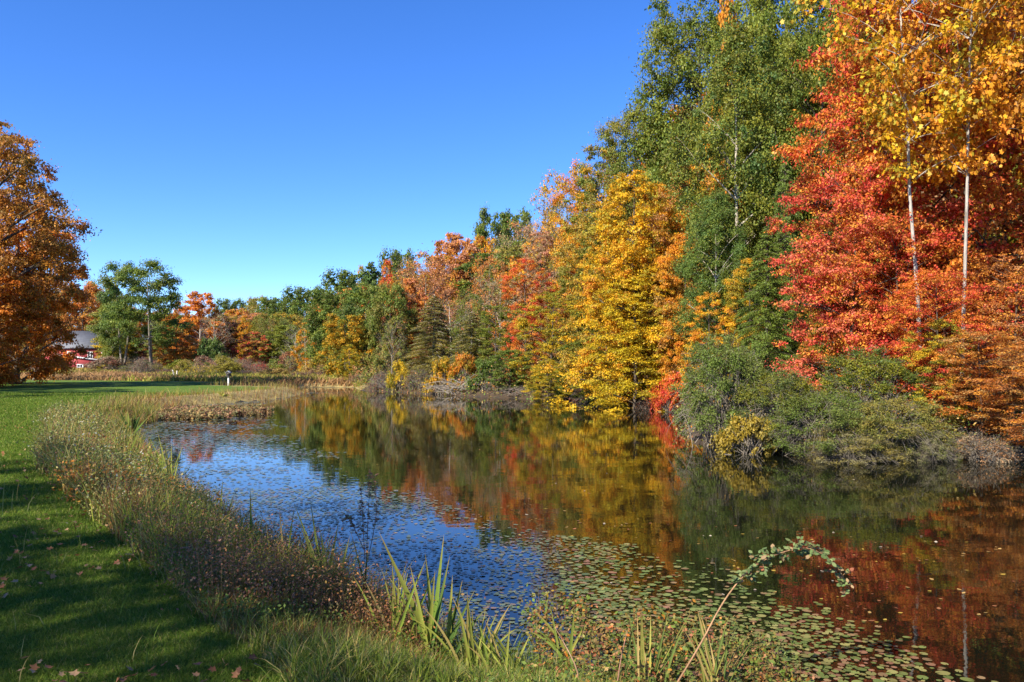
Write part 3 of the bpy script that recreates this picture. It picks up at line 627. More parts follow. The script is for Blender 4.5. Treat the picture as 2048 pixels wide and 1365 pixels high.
def belt():
    r = rng_(88); pal = [(MR, RU, 'maroon'), (OL, GY, 'olive'), (GM, OL, 'green'), (RU, TA, 'russet'), (GR, MR, 'grey brown'), (GY, YE, 'yellow green'), (TA, OL, 'tawny')]
    for i in range(64):
        D = r.uniform(90, 132); px = r.uniform(210, 640) if i % 5 else r.uniform(0, 120); c1, c2, nm = pal[int(r.integers(0, 7))]
        T(['shrub', 'twiggy', 'shrub'][i % 3], px, r.uniform(708, 735), D, r.uniform(34, 70), c1, c2, nm + ' bush among many at the wood edge behind the meadow', 'shrub', cat='shrub', group='mixed bushes at the wood edge', bark=BK_G, crownname='foliage', trunkname='stems')
belt()
# ---- the big maples on the left lawn
LM1 = tree_meshes('lawn_maple', 321, 20, 7.5, 4.5, 'oval', 210, 1.2, 60000, 0.24, 0.55, 0.5, lobes=0.18, spread=0.7)
LM2 = tree_meshes('orange_maple', 322, 15, 6.6, 1.0, 'round', 230, 1.2, 90000, 0.25, 0.45, 0.4, lobes=0.15, up=0.8, droop=1.0)
T(LM1, -48, 240, 56, 330, (0.42, 0.16, 0.028), (0.3, 0.19, 0.04), 'tall bronze and olive maple, topmost crown at the left edge', 'maple_tree', bark=BK_D)
T(LM2, 32, 398, 63, 210, (0.68, 0.25, 0.03), (0.55, 0.17, 0.02), 'wide orange maple sweeping down to the lawn in front of the barn', 'maple_tree', bark=BK_G)
T('thin', 70, 395, 74, 130, (0.3, 0.13, 0.02), OL, 'thin bronze treetop behind the orange maple', 'maple_tree', bark=BK_G)
T(LM2, -70, 520, 53, 240, OR, OD, 'orange maple cut by the left edge, boughs low over the lawn', 'maple_tree', bark=BK_G)
# trees left of and behind the photographer whose shade falls on the lawn
SHD = tree_meshes('shade_maple', 331, 15, 4.6, 3.4, 'round', 110, 1.0, 25000, 0.21, 0.6, 0.35)
for i, (x, y, H, R) in enumerate([(-14.5, -3.8, 12.4, 4.2), (-13.5, -8.4, 12, 3.4), (-20.2, -1.7, 13.5, 3.0), (-42, 32, 17, 5.5), (-49, 36, 18, 6)]):
    plant_at(SHD, x, y, H, R, GM, OD, ['shade maple standing on the lawn behind the photographer', 'second shade maple behind the photographer, nearer the pond', 'shade maple far left on the lawn',
             'maple left of the picture shading the far lawn', 'farther maple left of the picture shading the lawn'][i], 'maple_tree')
# ---- fill of the wood behind the front rows
def fill():
    r = rng_(77); pal = [(GD, GM), (GM, OL), (RU, OR), (OR, GO), (PK, RU), (GR, RU), (OL, GY), (GO, OL)]
    nm = ['dark green', 'olive green', 'rust brown', 'orange', 'dusty pink', 'grey brown', 'yellow olive', 'gold']
    spots = []
    for px in np.arange(640, 2300, 46):           # rows up the hill
        t = (px - 640) / 1400
        base = 100 * (1 - min(t, 1)) ** 1.25 + 27 * min(t, 1)
        for row, add in enumerate((8, 22, 42) if px > 1100 else (12, 34)):
            spots.append((px + r.normal(0, 14), base + add + r.normal(0, 2), 'w'))
    for px in np.arange(-60, 700, 24): spots.append((px + r.normal(0, 8), r.uniform(185, 225), 'f'))
    for px in np.arange(330, 640, 20): spots.append((px + r.normal(0, 8), r.uniform(138, 160), 'f'))
    for i, (px, D, k) in enumerate(spots):
        x = (px - CX) / F * D; j = int(r.integers(0, len(pal))); c1, c2 = pal[j]
        if px > 1300 and j in (4,): j = 1; c1, c2 = pal[1]
        H = r.uniform(11, 14) if k == 'w' else r.uniform(12, 18)
        # keep under the photographed skyline
        sky_px = [-60, 160, 240, 300, 370, 440, 640, 700, 800, 900, 1000, 1100, 1180, 1260, 1330, 1500, 2300]
        sky_py = [520, 590, 600, 610, 620, 622, 612, 570, 530, 500, 470, 450, 380, 300, 120, 0, -200]
        lim = CAMZ + (HZ - np.interp(px, sky_px, sky_py) - 14) / F * D - gz(x, D)
        H = min(H * (1.35 if px > 1350 else 1), lim)
        if H < 4: continue
        kind = ['oak', 'maple', 'thin'][int(r.integers(0, 3))] if j != 5 else 'bare'
        if px > 1450: kind = ['oak', 'maple', 'oak'][i % 3]
        where = 'deep in the wood on the hillside' if k == 'w' else 'in the distant wood beyond the meadow'
        plant_at(kind, x, D, H, H * r.uniform(0.32, 0.4), c1, c2, f'{nm[j]} tree {where}', 'tree', group='trees filling the wood', bark=BK_D)
fill()

# ------------------------------------------------------------------ grasses and herbs
def blades(mb, pos, h, wd, lean, bend, tint, r):
    n = len(pos); a = r.uniform(0, 2 * np.pi, n); side = np.c_[np.cos(a), np.sin(a), np.zeros(n)]
    s = np.array([0, 0.4, 0.75, 1.0]); ws = np.array([1, 0.85, 0.5])
    V = np.zeros((n, 7, 3))
    for i, q in enumerate(s):
        c = pos + lean * (h * bend * q ** 1.8)[:, None]
        c[:, 2] += h * (q - 0.45 * np.minimum(bend, 1.2) * q ** 2.6)
        if i < 3:
            V[:, 2 * i] = c - side * (wd * ws[i] / 2)[:, None]; V[:, 2 * i + 1] = c + side * (wd * ws[i] / 2)[:, None]
        else: V[:, 6] = c
    b = np.arange(n)[:, None] * 7
    q1 = b + np.array([[0, 1, 3, 2]]); q2 = b + np.array([[2, 3, 5, 4]]); t = b + np.array([[4, 5, 6]])
    mb.add(V.reshape(-1, 3), [q1, q2, t], tint=np.concatenate([tint, tint, tint]))
def lean_(r, n): a = r.uniform(0, 2 * np.pi, n); return np.c_[np.cos(a), np.sin(a), np.zeros(n)]
def pick(r, n, cols, wts, var=0.3):
    c = np.array(cols)[r.choice(len(cols), n, p=np.array(wts) / np.sum(wts))]
    return c * r.uniform(1 - var, 1 + var, (n, 1))
def scatter(r, n, xr, yr, power=None):
    """points inside the picture's wedge between two depths, denser near the camera"""
    D = yr[0] * (yr[1] / yr[0]) ** r.random(n)
    x = r.uniform(xr[0], xr[1], n) * D
    return x, D
# lawn grass
def lawn_grass():
    r = rng_(5); n = 640000
    x, y = scatter(r, n, (-0.7, 0.02), (3.3, 46)); k = in_poly(x, y, LAWN_EDGE) & (sdf(x, y) > 0.4); x, y = x[k], y[k]; n = len(x)
    sc = np.clip(y / 6, 0.8, 4.5)
    tn = pick(r, n, [(0.09, 0.16, 0.015), (0.12, 0.19, 0.022), (0.19, 0.23, 0.035), (0.34, 0.3, 0.1)], [5, 5, 3, 0.8])
    mb = MB(); blades(mb, np.c_[x, y, ground(x, y) - 0.005], r.uniform(0.025, 0.06, n) * (0.75 + 0.25 * sc), 0.0035 * sc * r.uniform(0.8, 1.5, n), lean_(r, n), r.uniform(0.2, 1.2, n), tn, r)
    tag(mb.build('lawn_grass', BLADE), 'short mown green grass of the lawn', 'grass', kind='stuff')
lawn_grass()
# verge of sedges and tall grass along the left bank
def verge(name, label, seed, n, yr, dr, hr, wd, cols, wts, thr=None, nseed=1, bend=(0.1, 0.9), nsc=1.2, xr=(-0.72, 0.75), hvar=True, extra=None):
    r = rng_(seed); x, y = scatter(r, n * 4, xr, yr); d = sdf(x, y)
    inl = in_poly(x, y, LAWN_EDGE)
    k = (d > dr[0]) & (d < dr[1]) & (~inl | (r.random(len(x)) < 0.003)) & (x < 5.5)
    k &= (x < -3) | (y < 14)
    q = vnoise(x, y, nsc, nseed)
    if thr is not None: k &= (q > thr[0]) & (q < thr[1])
    if extra is not None: k &= extra(x, y)
    x, y, q = x[k][:n], y[k][:n], q[k][:n]; n = len(x)
    # tufted: pull blades toward tuft centres
    tc = np.round(np.c_[x, y] / 0.16) * 0.16 + r.normal(0, 0.012, (n, 2)); m = 0.55
    hk = (np.abs(np.sin(tc[:, 0] * 91.7 + tc[:, 1] * 57.3)))
    x = x * (1 - m) + tc[:, 0] * m + r.normal(0, 0.02, n); y = y * (1 - m) + tc[:, 1] * m + r.normal(0, 0.02, n)
    sc = np.clip(y / 6, 0.9, 3.0)
    h = r.uniform(*hr, n) * (0.65 + 0.6 * vnoise(x, y, 3.1, nseed + 3)) * (0.35 + 0.65 * ss(4.6, 6.2, y + 0.25 * x))
    tn = pick(r, n, cols, wts, 0.3)
    mb = MB(); blades(mb, np.c_[x, y, ground(x, y) - 0.02], h, wd * sc * r.uniform(0.7, 1.4, n), lean_(r, n), r.uniform(*bend, n), tn, r)
    return tag(mb.build(name, BLADE), label, 'grass', kind='stuff')
STRAW = (0.44, 0.34, 0.12); RUST = (0.32, 0.13, 0.055); SAGE = (0.17, 0.19, 0.07); GRN = (0.12, 0.18, 0.025); LIME = (0.23, 0.26, 0.035); PURP = (0.28, 0.14, 0.09); AMB = (0.38, 0.17, 0.03)
verge('sedge', 'green and straw sedge fringing the near bank', 11, 85000, (3.4, 34), (-0.05, 3.6), (0.22, 0.68), 0.006, [GRN, SAGE, STRAW, LIME], [4, 2, 1.2, 2])
verge('brown_grass', 'rusty purple brown grasses along the water edge', 12, 62000, (4.6, 66), (-0.1, 1.7), (0.28, 0.66), 0.0045, [RUST, PURP, STRAW, BR, AMB], [3, 3, 2, 2, 1.5], thr=(0.33, 2), nseed=4, extra=lambda x, y: (x < -0.5) | (y > 9))
verge('tall_grass', 'tall straw and olive grass on the peninsula bank', 13, 30000, (11, 66), (-0.1, 3.2), (0.35, 0.75), 0.005, [STRAW, OL, LIME, PURP, SAGE], [3, 3, 2, 2, 2])
verge('bank_grass', 'fine pale grass tangled in the corner of the bank', 14, 40000, (3.3, 6.5), (-0.3, 2.6), (0.12, 0.42), 0.0028, [LIME, STRAW, GRN, SAGE], [3, 3, 3, 1], bend=(0.5, 1.3), xr=(-0.35, 0.75))

def herbs(name, label, seed, n, region, hr, ls, cols, wts, stemcol=(0.2, 0.12, 0.05), lf=26, shape=SH_KITE, cat='weeds', spread=0.07):
    """leafy weeds: stems with small leaves, one object of ground cover"""
    r = rng_(seed); x, y = region(r, n); n = len(x); z = ground(x, y); z = np.maximum(z, -0.02)
    h = r.uniform(*hr, n); ln = lean_(r, n) * r.uniform(0, 0.35, n)[:, None]
    mb = MB()
    base = np.c_[x, y, z]; sc = np.clip(y / 6, 0.9, 3)
    blades(mb, base, h, 0.004 * sc, ln, np.ones(n) * 0.4, np.tile(np.array(stemcol), (n, 1)) * r.uniform(0.6, 1.3, (n, 1)), r)
    i = np.repeat(np.arange(n), lf); m = len(i); t = r.uniform(0.15, 1.0, m)
    pos = base[i] + ln[i] * (h[i] * 0.4 * t ** 1.8)[:, None] + r.normal(0, 1, (m, 3)) * spread * h[i][:, None] / 0.3 * np.array([1, 1, 0.4]); pos[:, 2] += h[i] * t * 0.9
    V, Fc = leafgeo(r, pos, r.normal(size=(m, 3)) * 0.7 + np.array([0, 0, 0.8]), ls * sc[i] ** 0.6 * r.uniform(0.6, 1.4, m), shape)
    cc = pick(r, n, cols, wts, 0.15)[i] * 0.6 + pick(r, m, cols, wts, 0.3) * 0.4
    mb.add(V, Fc, tint=cc)
    return tag(mb.build(name, TINT), label, cat, kind='stuff')
def reg(xr, yr, dr, thr=None, ns=1, nsc=1.3, cond=None):
    def f(r, n):
        x, y = scatter(r, n * 12, xr, yr); d = sdf(x, y); k = (d > dr[0]) & (d < dr[1]) & ~in_poly(x, y, LAWN_EDGE)
        if thr: q = vnoise(x, y, nsc, ns); k &= (q > thr[0]) & (q < thr[1])
        if cond: k &= cond(x, y)
        return x[k][:n], y[k][:n]
    return f
herbs('bank_weeds', 'low leafy green weeds on the near bank', 21, 1200, reg((-0.6, 0.4), (3.6, 14), (0.1, 3), (0.4, 2), 9), (0.08, 0.26), 0.022, [GRN, GM, LIME, (0.05, 0.09, 0.03)], [3, 3, 2, 2])
herbs('aster_weeds', 'grey green asters with small pale flowers along the verge', 22, 900, reg((-0.7, -0.2), (8, 24), (0.3, 4), (0.5, 2), 15), (0.35, 0.75), 0.022, [SAGE, GRN, (0.6, 0.6, 0.58), STRAW], [5, 4, 0.35, 2], lf=36)
herbs('rust_weeds', 'orange rust leaved weeds glowing in the verge', 23, 330, reg((-0.6, -0.3), (8, 13), (0.2, 2.6), None, cond=lambda x, y: np.hypot(x + 4.6, (y - 9.9)) < 1.3), (0.25, 0.5), 0.035, [AMB, OR, LIME, RUST], [3, 2, 3, 2], lf=34)
herbs('smartweed', 'reddish green smartweed spreading from bank into the pond', 24, 560, reg((-0.05, 0.62), (4.2, 7.6), (-1.5, 0.5), None, cond=lambda x, y: (y < 7.3 - 0.0 * x) & (x > 0.1) & (np.hypot((x - 1.0) / 1.0, (y - 5.5) / 1.6) < 1.0 + 0.2 * np.sin(5 * x))), (0.08, 0.28), 0.032, [(0.1, 0.13, 0.025), GRN, (0.28, 0.12, 0.05), OR, TA, (0.3, 0.08, 0.04)], [5, 5, 3, 0.7, 1.4, 1.5], lf=16, spread=0.09)
herbs('brown_weeds', 'reddish brown seeding weeds among the grass at the water edge', 26, 1000, reg((-0.6, 0.02), (5.2, 15), (-0.1, 1.6), (0.4, 2), 33), (0.22, 0.6), 0.02, [RUST, PURP, BR, AMB, SAGE], [3, 3, 2, 1, 1.5], lf=40)
herbs('red_marsh_weeds', 'low red brown marsh weeds standing in the shallows', 25, 950, reg((-0.5, -0.3), (26, 42), (-4.5, 0.1), None, cond=lambda x, y: np.hypot((x + 12.9) / 2.6, (y - 33) / 4.0) < 0.9 + 0.25 * np.sin(3 * y)), (0.1, 0.3), 0.05, [(0.2, 0.11, 0.06), (0.3, 0.13, 0.09), TA, SAGE], [4, 1.5, 3, 4], lf=16)

def meadow():
    r = rng_(31); mb = MB(); n = 70000
    y = r.uniform(70, 135, n) ; x = r.uniform(-0.72, -0.12, n) * y
    k = (sdf(x, y) > 0.2) & ~in_poly(x, y, LAWN_EDGE) & ((x < -0.16 * y) | (y < 90)); x, y = x[k], y[k]; n = len(x)
    q = vnoise(x, y, 0.09, 8); q2 = vnoise(x * 0.5, y * 1.7, 0.22, 18)
    base = np.where((q > 0.55)[:, None], np.array([[0.36, 0.24, 0.06]]), np.where((q2 > 0.52)[:, None], np.array([[0.24, 0.23, 0.045]]), np.array([[0.3, 0.18, 0.08]])))
    tn = base * r.uniform(0.8, 1.7, (n, 1))
    blades(mb, np.c_[x, y, ground(x, y) - 0.05], r.uniform(0.5, 1.1, n) * (0.6 + 0.6 * q2), r.uniform(0.07, 0.14, n), lean_(r, n), r.uniform(0.3, 1.1, n), tn, r)
    tag(mb.build('meadow_grass', BLADE), 'tall dry golden brown grass of the far meadow', 'grass', kind='stuff')
meadow()
def understory():
    """leafy ground cover of the wood and the rank growth at its foot"""
    r = rng_(33); n = 110000
    y = 17 * (75 / 17) ** r.random(n); s = r.uniform(-1, 26, n); x = 8 + (s - (y - 16) * 0.417) / 0.909
    d = sdf(x, y); k = (d > -0.15) & (d < 22) & (x > -0.2 * y) ; x, y = x[k], y[k]; n = len(x)
    z = ground(x, y); h = r.random(n) ** 1.5 * (0.4 + 1.3 * vnoise(x, y, 0.5, 40)) * 1.5
    V, Fc = leafgeo(r, np.c_[x, y, z + h], r.normal(size=(n, 3)) * 0.6 + np.array([-0.2, -0.3, 0.7]), np.minimum(0.1 * (y / 30), 0.12) * r.uniform(0.6, 1.5, n), SH_KITE)
    mb = MB(); mb.add(V, Fc, tint=pick(r, n, [GM, GD, RU, OL, TA, OR], [4, 3, 2.5, 4, 2, 0.4], 0.35))
    tag(mb.build('undergrowth', TINT), 'mixed leafy undergrowth at the foot of the wood', 'undergrowth', kind='stuff')
understory()

# ------------------------------------------------------------------ lily pads
def pads():
    r = rng_(41)
    def cover(x, y):
        px = CX + x / y * F; py = HZ + CAMZ * F / y
        edge = np.interp(py, [776, 800, 812, 840, 870, 905, 950, 1000, 1040, 1080, 1110, 1150, 1200, 1280, 1365, 1450], [760, 560, 470, 545, 560, 640, 700, 830, 960, 1180, 1290, 1440, 1600, 1830, 2010, 2100])
        wob = 70 * (vnoise(x, y, 0.9, 51) - 0.5) + 60 * (vnoise(x, y * 0.5, 2.7, 52) - 0.5)
        dens = ss(40, -110, px - edge - wob)
        lane = vnoise(x * 0.6, y * 1.1, 0.9, 53)
        den = dens * (0.15 + 0.85 * ss(0.32, 0.62, lane)) * np.where(py > 880, 0.85, 1)
        den = np.where((py > 1060) & (px > 1040), dens * (0.12 + 0.88 * ss(0.3, 0.6, lane)), den)
        den = np.where((py > 1060) & (px < 1150), den * 0.55, den)
        return den
    n = 220000
    D = 4.2 * (62 / 4.2) ** r.random(n); x = r.uniform(-0.5, 0.68, n) * D
    k = (sdf(x, D) < -0.08) & (r.random(n) < cover(x, D) * np.clip(D / 11, 0.25, 1)); x, y = x[k], D[k]
    # keep near pads from overlapping
    o = np.argsort(y); x, y = x[o], y[o]; keep = np.ones(len(x), bool); R = 0.034 * np.clip(y / 9, 1, 2.4) * r.uniform(0.55, 1.2, len(x))
    cpx = CX + x / y * F; R = R * np.where(cpx < 1120, 0.72, 1.0) * r.choice([0.75, 1.0, 1.15], len(x))
    R = np.where(y > 34, R * 1.6, np.minimum(R, 0.085)); cell = {}
    for i in range(len(x)):
        c = (int(x[i] // 0.12), int(y[i] // 0.12)); ok = True
        for a in (-1, 0, 1):
            for b in (-1, 0, 1):
                for j in cell.get((c[0] + a, c[1] + b), ()):
                    if (x[i] - x[j]) ** 2 + (y[i] - y[j]) ** 2 < (0.8 * (R[i] + R[j])) ** 2: ok = False; break
                if not ok: break
            if not ok: break
        if ok: cell.setdefault(c, []).append(i)
        keep[i] = ok
    x, y, R = x[keep], y[keep], R[keep]; n = len(x)
    cols = [(0.1, 0.14, 0.035), (0.14, 0.17, 0.045), (0.2, 0.19, 0.06), (0.2, 0.13, 0.06), (0.22, 0.11, 0.06)]
    far_ = (CX + x / y * F < 1120)[:, None]
    tint = pick(r, n, cols, [4, 4, 3, 2, 0.8], 0.3); tint = np.where(far_, tint * 0.6 + np.array([0.03, 0.04, 0.035]), tint)
    def geo(xx, yy, RR, zz, rot, tl):
        m = len(xx); K = 11; a = np.linspace(0.22, 2 * np.pi - 0.22, K)[None] + rot[:, None]
        V = np.zeros((m, K + 1, 3)); V[:, :K, 0] = np.cos(a) * RR[:, None]; V[:, :K, 1] = np.sin(a) * RR[:, None] * 0.92
        V[:, K, 0] = np.cos(rot) * RR * 0.15; V[:, K, 1] = np.sin(rot) * RR * 0.15
        V[:, :, 2] = V[:, :, 0] * tl[:, :1] + V[:, :, 1] * tl[:, 1:] 
        V += np.c_[xx, yy, zz][:, None]
        return V.reshape(-1, 3), np.arange(m)[:, None] * (K + 1) + np.arange(K + 1)[None]
    rot = r.uniform(0, 6.28, n); tl = r.normal(0, 0.03, (n, 2)); z = 0.005 + r.random(n) * 0.004 + np.abs(tl).max(1) * R
    infr = (np.abs(x / y) < 0.66) & (HZ + CAMZ * F / y < 1372) & (sdf(x, y) < -0.25) & (x > 1.2)
    idx = np.where(infr)[0]; idx = idx[np.argsort(y[idx])][:290]; one = np.zeros(n, bool); one[idx] = True
    tag(None, None) if False else None
    mb = MB(); q = ~one; V, Fc = geo(x[q], y[q], R[q], z[q], rot[q], tl[q]); mb.add(V, Fc, tint=tint[q])
    tag(mb.build('lily_pads', PADM), 'sheet of small round floating leaves over the left of the pond', 'lily pads', kind='stuff')
    for c in range(5):
        sel = idx[c::5]
        protoM = []
        for v in range(3):
            b = MB(); V, Fc = geo(np.zeros(1), np.zeros(1), np.ones(1), np.zeros(1), np.zeros(1), np.zeros((1, 2)))
            b.add(V, Fc, tint=np.array([cols[c]]) * (0.8 + 0.2 * v)); protoM.append(b.mesh('lily_pad', PADM))
        nm = ['dark green', 'mid green', 'yellow green', 'bronze', 'reddish'][c]
        for s_, i in enumerate(sel):
            o = link(bpy.data.objects.new('lily_pad', protoM[s_ % 3])); o.location = (x[i], y[i], z[i]); o.rotation_euler = (tl[i, 1], -tl[i, 0], rot[i]); o.scale = (R[i], R[i], R[i])
            tag(o, f'{nm} round floating leaf near the bank at lower right', 'lily pad', 'lily pads near the bank')
pads()

# ------------------------------------------------------------------ fallen leaves on the lawn
def drift():
    r = rng_(62); D = 5 * (45 / 5) ** r.random(2600); x = r.uniform(-0.4, 0.66, 2600) * D
    k = (sdf(x, D) < -0.3) & (vnoise(x, D, 0.7, 71) > 0.56); x, D = x[k][:420], D[k][:420]; n = len(x)
    V, Fc = leafgeo(r, np.c_[x, D, np.full(n, 0.006)], np.array([0, 0, 1.0]) + r.normal(0, 0.05, (n, 3)), r.uniform(0.03, 0.06, n), SH_OVAL)
    mb = MB(); mb.add(V, Fc, tint=pick(r, n, [(0.4, 0.25, 0.08), (0.45, 0.3, 0.05), (0.3, 0.12, 0.05), (0.5, 0.42, 0.3)], [3, 2, 2, 1])); tag(mb.build('floating_leaves', TINT), 'scattered dry leaves drifting on the open water', 'leaves', kind='stuff')
drift()
def fallen():
    r = rng_(61); ms = []
    for v, c in enumerate([(0.3, 0.13, 0.05), (0.38, 0.2, 0.09), (0.2, 0.08, 0.035), (0.42, 0.26, 0.13)]):
        p = SH_LOBE * r.uniform(0.85, 1.15, (10, 1)); V = np.c_[p, 0.25 * (p[:, 0] ** 2) + 0.15 * p[:, 1] ** 2 + r.normal(0, 0.05, 10)]
        V = np.r_[V, [[0, 0, -0.02]]]; i = np.arange(10)
        b = MB(); b.add(V, np.stack([i, (i + 1) % 10, np.full(10, 10)], -1), tint=np.tile(np.array(c), (10, 1))); ms.append(b.mesh('fallen_leaf', TINT))
    n = 0; nm = ['russet brown', 'tan', 'dark brown', 'pale straw']
    while n < 280:
        D = 3.7 * (30 / 3.7) ** r.random(); x = r.uniform(-0.66, -0.05) * D
        if not in_poly(np.array([x]), np.array([D]), LAWN_EDGE)[0] or vnoise(x, D, 0.6, 66) < 0.15: continue
        v = int(r.integers(0, 4)); s = r.uniform(0.03, 0.055)
        o = link(bpy.data.objects.new('fallen_leaf', ms[v])); o.location = (x, D, gz(x, D) + 0.045); o.scale = (s, s, s); o.rotation_euler = (r.normal(0, 0.4), r.normal(0, 0.4), r.uniform(0, 6.28))
        tag(o, f'{nm[v]} dry fallen leaf on the shaded lawn', 'fallen leaf', 'fallen leaves on the lawn'); n += 1
fallen()

# ------------------------------------------------------------------ iris clumps and single plants
def iris(px, py, D, spec, label, seed, cols=((0.12, 0.19, 0.03), (0.24, 0.27, 0.05), (0.07, 0.13, 0.03))):
    """spec: list of (dx px, top py, width m, bend)"""
    r = rng_(seed); x0 = (px - CX) / F * D; z0 = max(gz(x0, D), -0.05); mb = MB()
    for (tpx, tpy, wd, bend) in spec:
        ty = D + r.uniform(-0.12, 0.12); tip = np.array([(tpx - CX) / F * ty, ty, CAMZ + (HZ - tpy) / F * ty])
        b0 = np.array([x0 + r.normal(0, 0.05), D + r.normal(0, 0.05), z0 - 0.03])
        mid = b0 * 0.55 + tip * 0.45; mid[2] += bend * np.linalg.norm(tip - b0); n = 12
        c = bez(b0, mid, tip, n); t = np.linspace(0, 1, n); wv = 1.35 * wd * np.clip(1.02 - t ** 3, 0, 1) * (0.8 + 0.3 * np.sin(np.pi * t))
        a = r.uniform(-0.5, 0.5); side = np.array([math.cos(a), math.sin(a), 0]); fold = np.array([0.25 * -side[1], 0.25 * side[0], 0])
        V = np.stack([c - side * wv[:, None] / 2, c + fold * wv[:, None], c + side * wv[:, None] / 2], 1).reshape(-1, 3)
        i = np.arange(n - 1)[:, None] * 3; q = np.concatenate([i + np.array([[0, 1, 4, 3]]), i + np.array([[1, 2, 5, 4]])])
        k = cols[int(r.integers(0, len(cols)))]; tn = np.tile(np.array(k) * r.uniform(0.8, 1.25), (len(q), 1))
        tt = np.tile(t[:-1], 2)[:, None]; tn = tn * (1 - tt ** 6) + np.array([0.35, 0.2, 0.07]) * tt ** 6
        mb.add(V, q, tint=tn)
    o = mb.build('iris_clump', BLADE); tag(o, label, 'iris', 'iris clumps along the bank'); return o
iris(880, 1310, 5.25, [(757, 1062, 0.028, 0.0), (888, 1068, 0.026, 0.02), (850, 1105, 0.024, 0.03), (925, 1160, 0.02, 0.03), (905, 1150, 0.022, 0.02), (775, 1150, 0.02, 0.12), (820, 1175, 0.018, 0.2), (940, 1230, 0.018, 0.25),
    (950, 1180, 0.018, 0.1), (760, 1290, 0.016, 0.3), (820, 1130, 0.02, 0.05), (870, 1140, 0.02, 0.02), (700, 1240, 0.014, 0.25), (980, 1210, 0.016, 0.2), (800, 1200, 0.018, 0.1), (845, 1180, 0.02, 0.0), (900, 1110, 0.022, 0.03)],
     'large clump of tall green iris blades at the water edge', 71)
iris(652, 1150, 6.5, [(620, 998, 0.022, 0.0), (585, 1000, 0.018, 0.05), (640, 1055, 0.018, 0.12), (678, 1040, 0.02, 0.03), (666, 1085, 0.016, 0.05), (700, 1070, 0.018, 0.03), (596, 1040, 0.016, 0.1)],
     'iris blades rising against the blue water left of the large clump', 72, ((0.2, 0.25, 0.05), (0.3, 0.32, 0.07)))
iris(745, 1170, 6.2, [(700, 1058, 0.014, 0.0), (738, 1075, 0.014, 0.0)], 'pair of dark slim iris blades between the clumps', 73, ((0.03, 0.07, 0.03),))
iris(500, 1100, 7.0, [(500, 975, 0.02, 0.0), (526, 1030, 0.016, 0.02), (477, 1000, 0.012, 0.1)], 'single upright iris blade in the rusty grass', 74)
iris(432, 990, 9.3, [(446, 955, 0.016, 0.05), (470, 985, 0.014, 0.02), (420, 1000, 0.014, 0.1)], 'small iris tuft where the verge narrows', 75, ((0.25, 0.28, 0.06),))
iris(1130, 1300, 5.4, [(1060, 1215, 0.016, 0.2), (1040, 1240, 0.014, 0.2), (1150, 1215, 0.016, 0.1), (1045, 1260, 0.018, 0.3), (1180, 1240, 0.014, 0.2), (1100, 1210, 0.012, 0.1)], 'low arching iris leaves right of the large clump', 76, ((0.2, 0.26, 0.05), (0.28, 0.28, 0.06)))
iris(690, 1230, 5.9, [(640, 1160, 0.016, 0.1), (700, 1165, 0.016, 0.1), (730, 1185, 0.014, 0.2), (665, 1170, 0.012, 0.1), (610, 1190, 0.012, 0.2), (680, 1150, 0.014, 0.05)], 'yellow green iris leaves left of the large clump', 77, ((0.28, 0.3, 0.06), (0.16, 0.22, 0.04)))
dark = [(236 + 6 * k, 818 + (k * 37) % 22, 0.05, 0.1 + 0.02 * (k % 5)) for k in range(-2, 12)]
iris(262, 852, 23, dark, 'dark green iris clump at the head of the small bay', 78, ((0.04, 0.09, 0.02), (0.1, 0.16, 0.03), (0.2, 0.24, 0.05)))
iris(447, 806, 43.5, [(430 + 5 * k, 782 + (k * 13) % 12, 0.09, 0.05) for k in range(9)], 'lime green iris clump on the peninsula below the birdhouse', 79, ((0.2, 0.24, 0.04), (0.3, 0.3, 0.05)))
def bottom_irises():
    for k, (px, py, D) in enumerate([(1290, 1335, 5.0), (1430, 1345, 4.9)]):
        r = rng_(90 + k); iris(px, py, D, [(px + r.uniform(-90, 110), py - r.uniform(60, 130), 0.01, r.uniform(0.05, 0.3)) for _ in range(14)], ['straw green grass tuft at the bottom of the bank', 'arching grass tuft beside the rose cane'][k], 92 + k, ((0.3, 0.3, 0.07), (0.35, 0.26, 0.1), (0.14, 0.2, 0.05)))
bottom_irises()
def more_irises():
    for k, (px, py, D, n, hh, lab) in enumerate([(790, 1290, 5.3, 16, 150, 'leafy iris fan left of the large clump at the waterline'), (940, 1320, 5.1, 16, 130, 'half fallen iris fan right of the large clump'), (560, 1130, 6.7, 8, 110, 'short iris fan in the purple grass'),
            (1020, 1340, 5.0, 12, 110, 'low green iris fan at the bottom of the bank'), (330, 925, 11.6, 8, 60, 'iris tuft beside the asters on the verge'), (250, 905, 14.0, 7, 50, 'small yellow green iris tuft near the lawn edge')]):
        r = rng_(300 + k); sp = []
        for _ in range(n):
            a = r.normal(0, 0.55); sp.append((px + math.sin(a) * hh * 1.1, py - math.cos(a) * hh * r.uniform(0.7, 1.25), 0.014, abs(a) * 0.25 + 0.02))
        iris(px, py, D, sp, lab, 320 + k, ((0.16, 0.22, 0.035), (0.26, 0.29, 0.055), (0.3, 0.24, 0.08)))
more_irises()

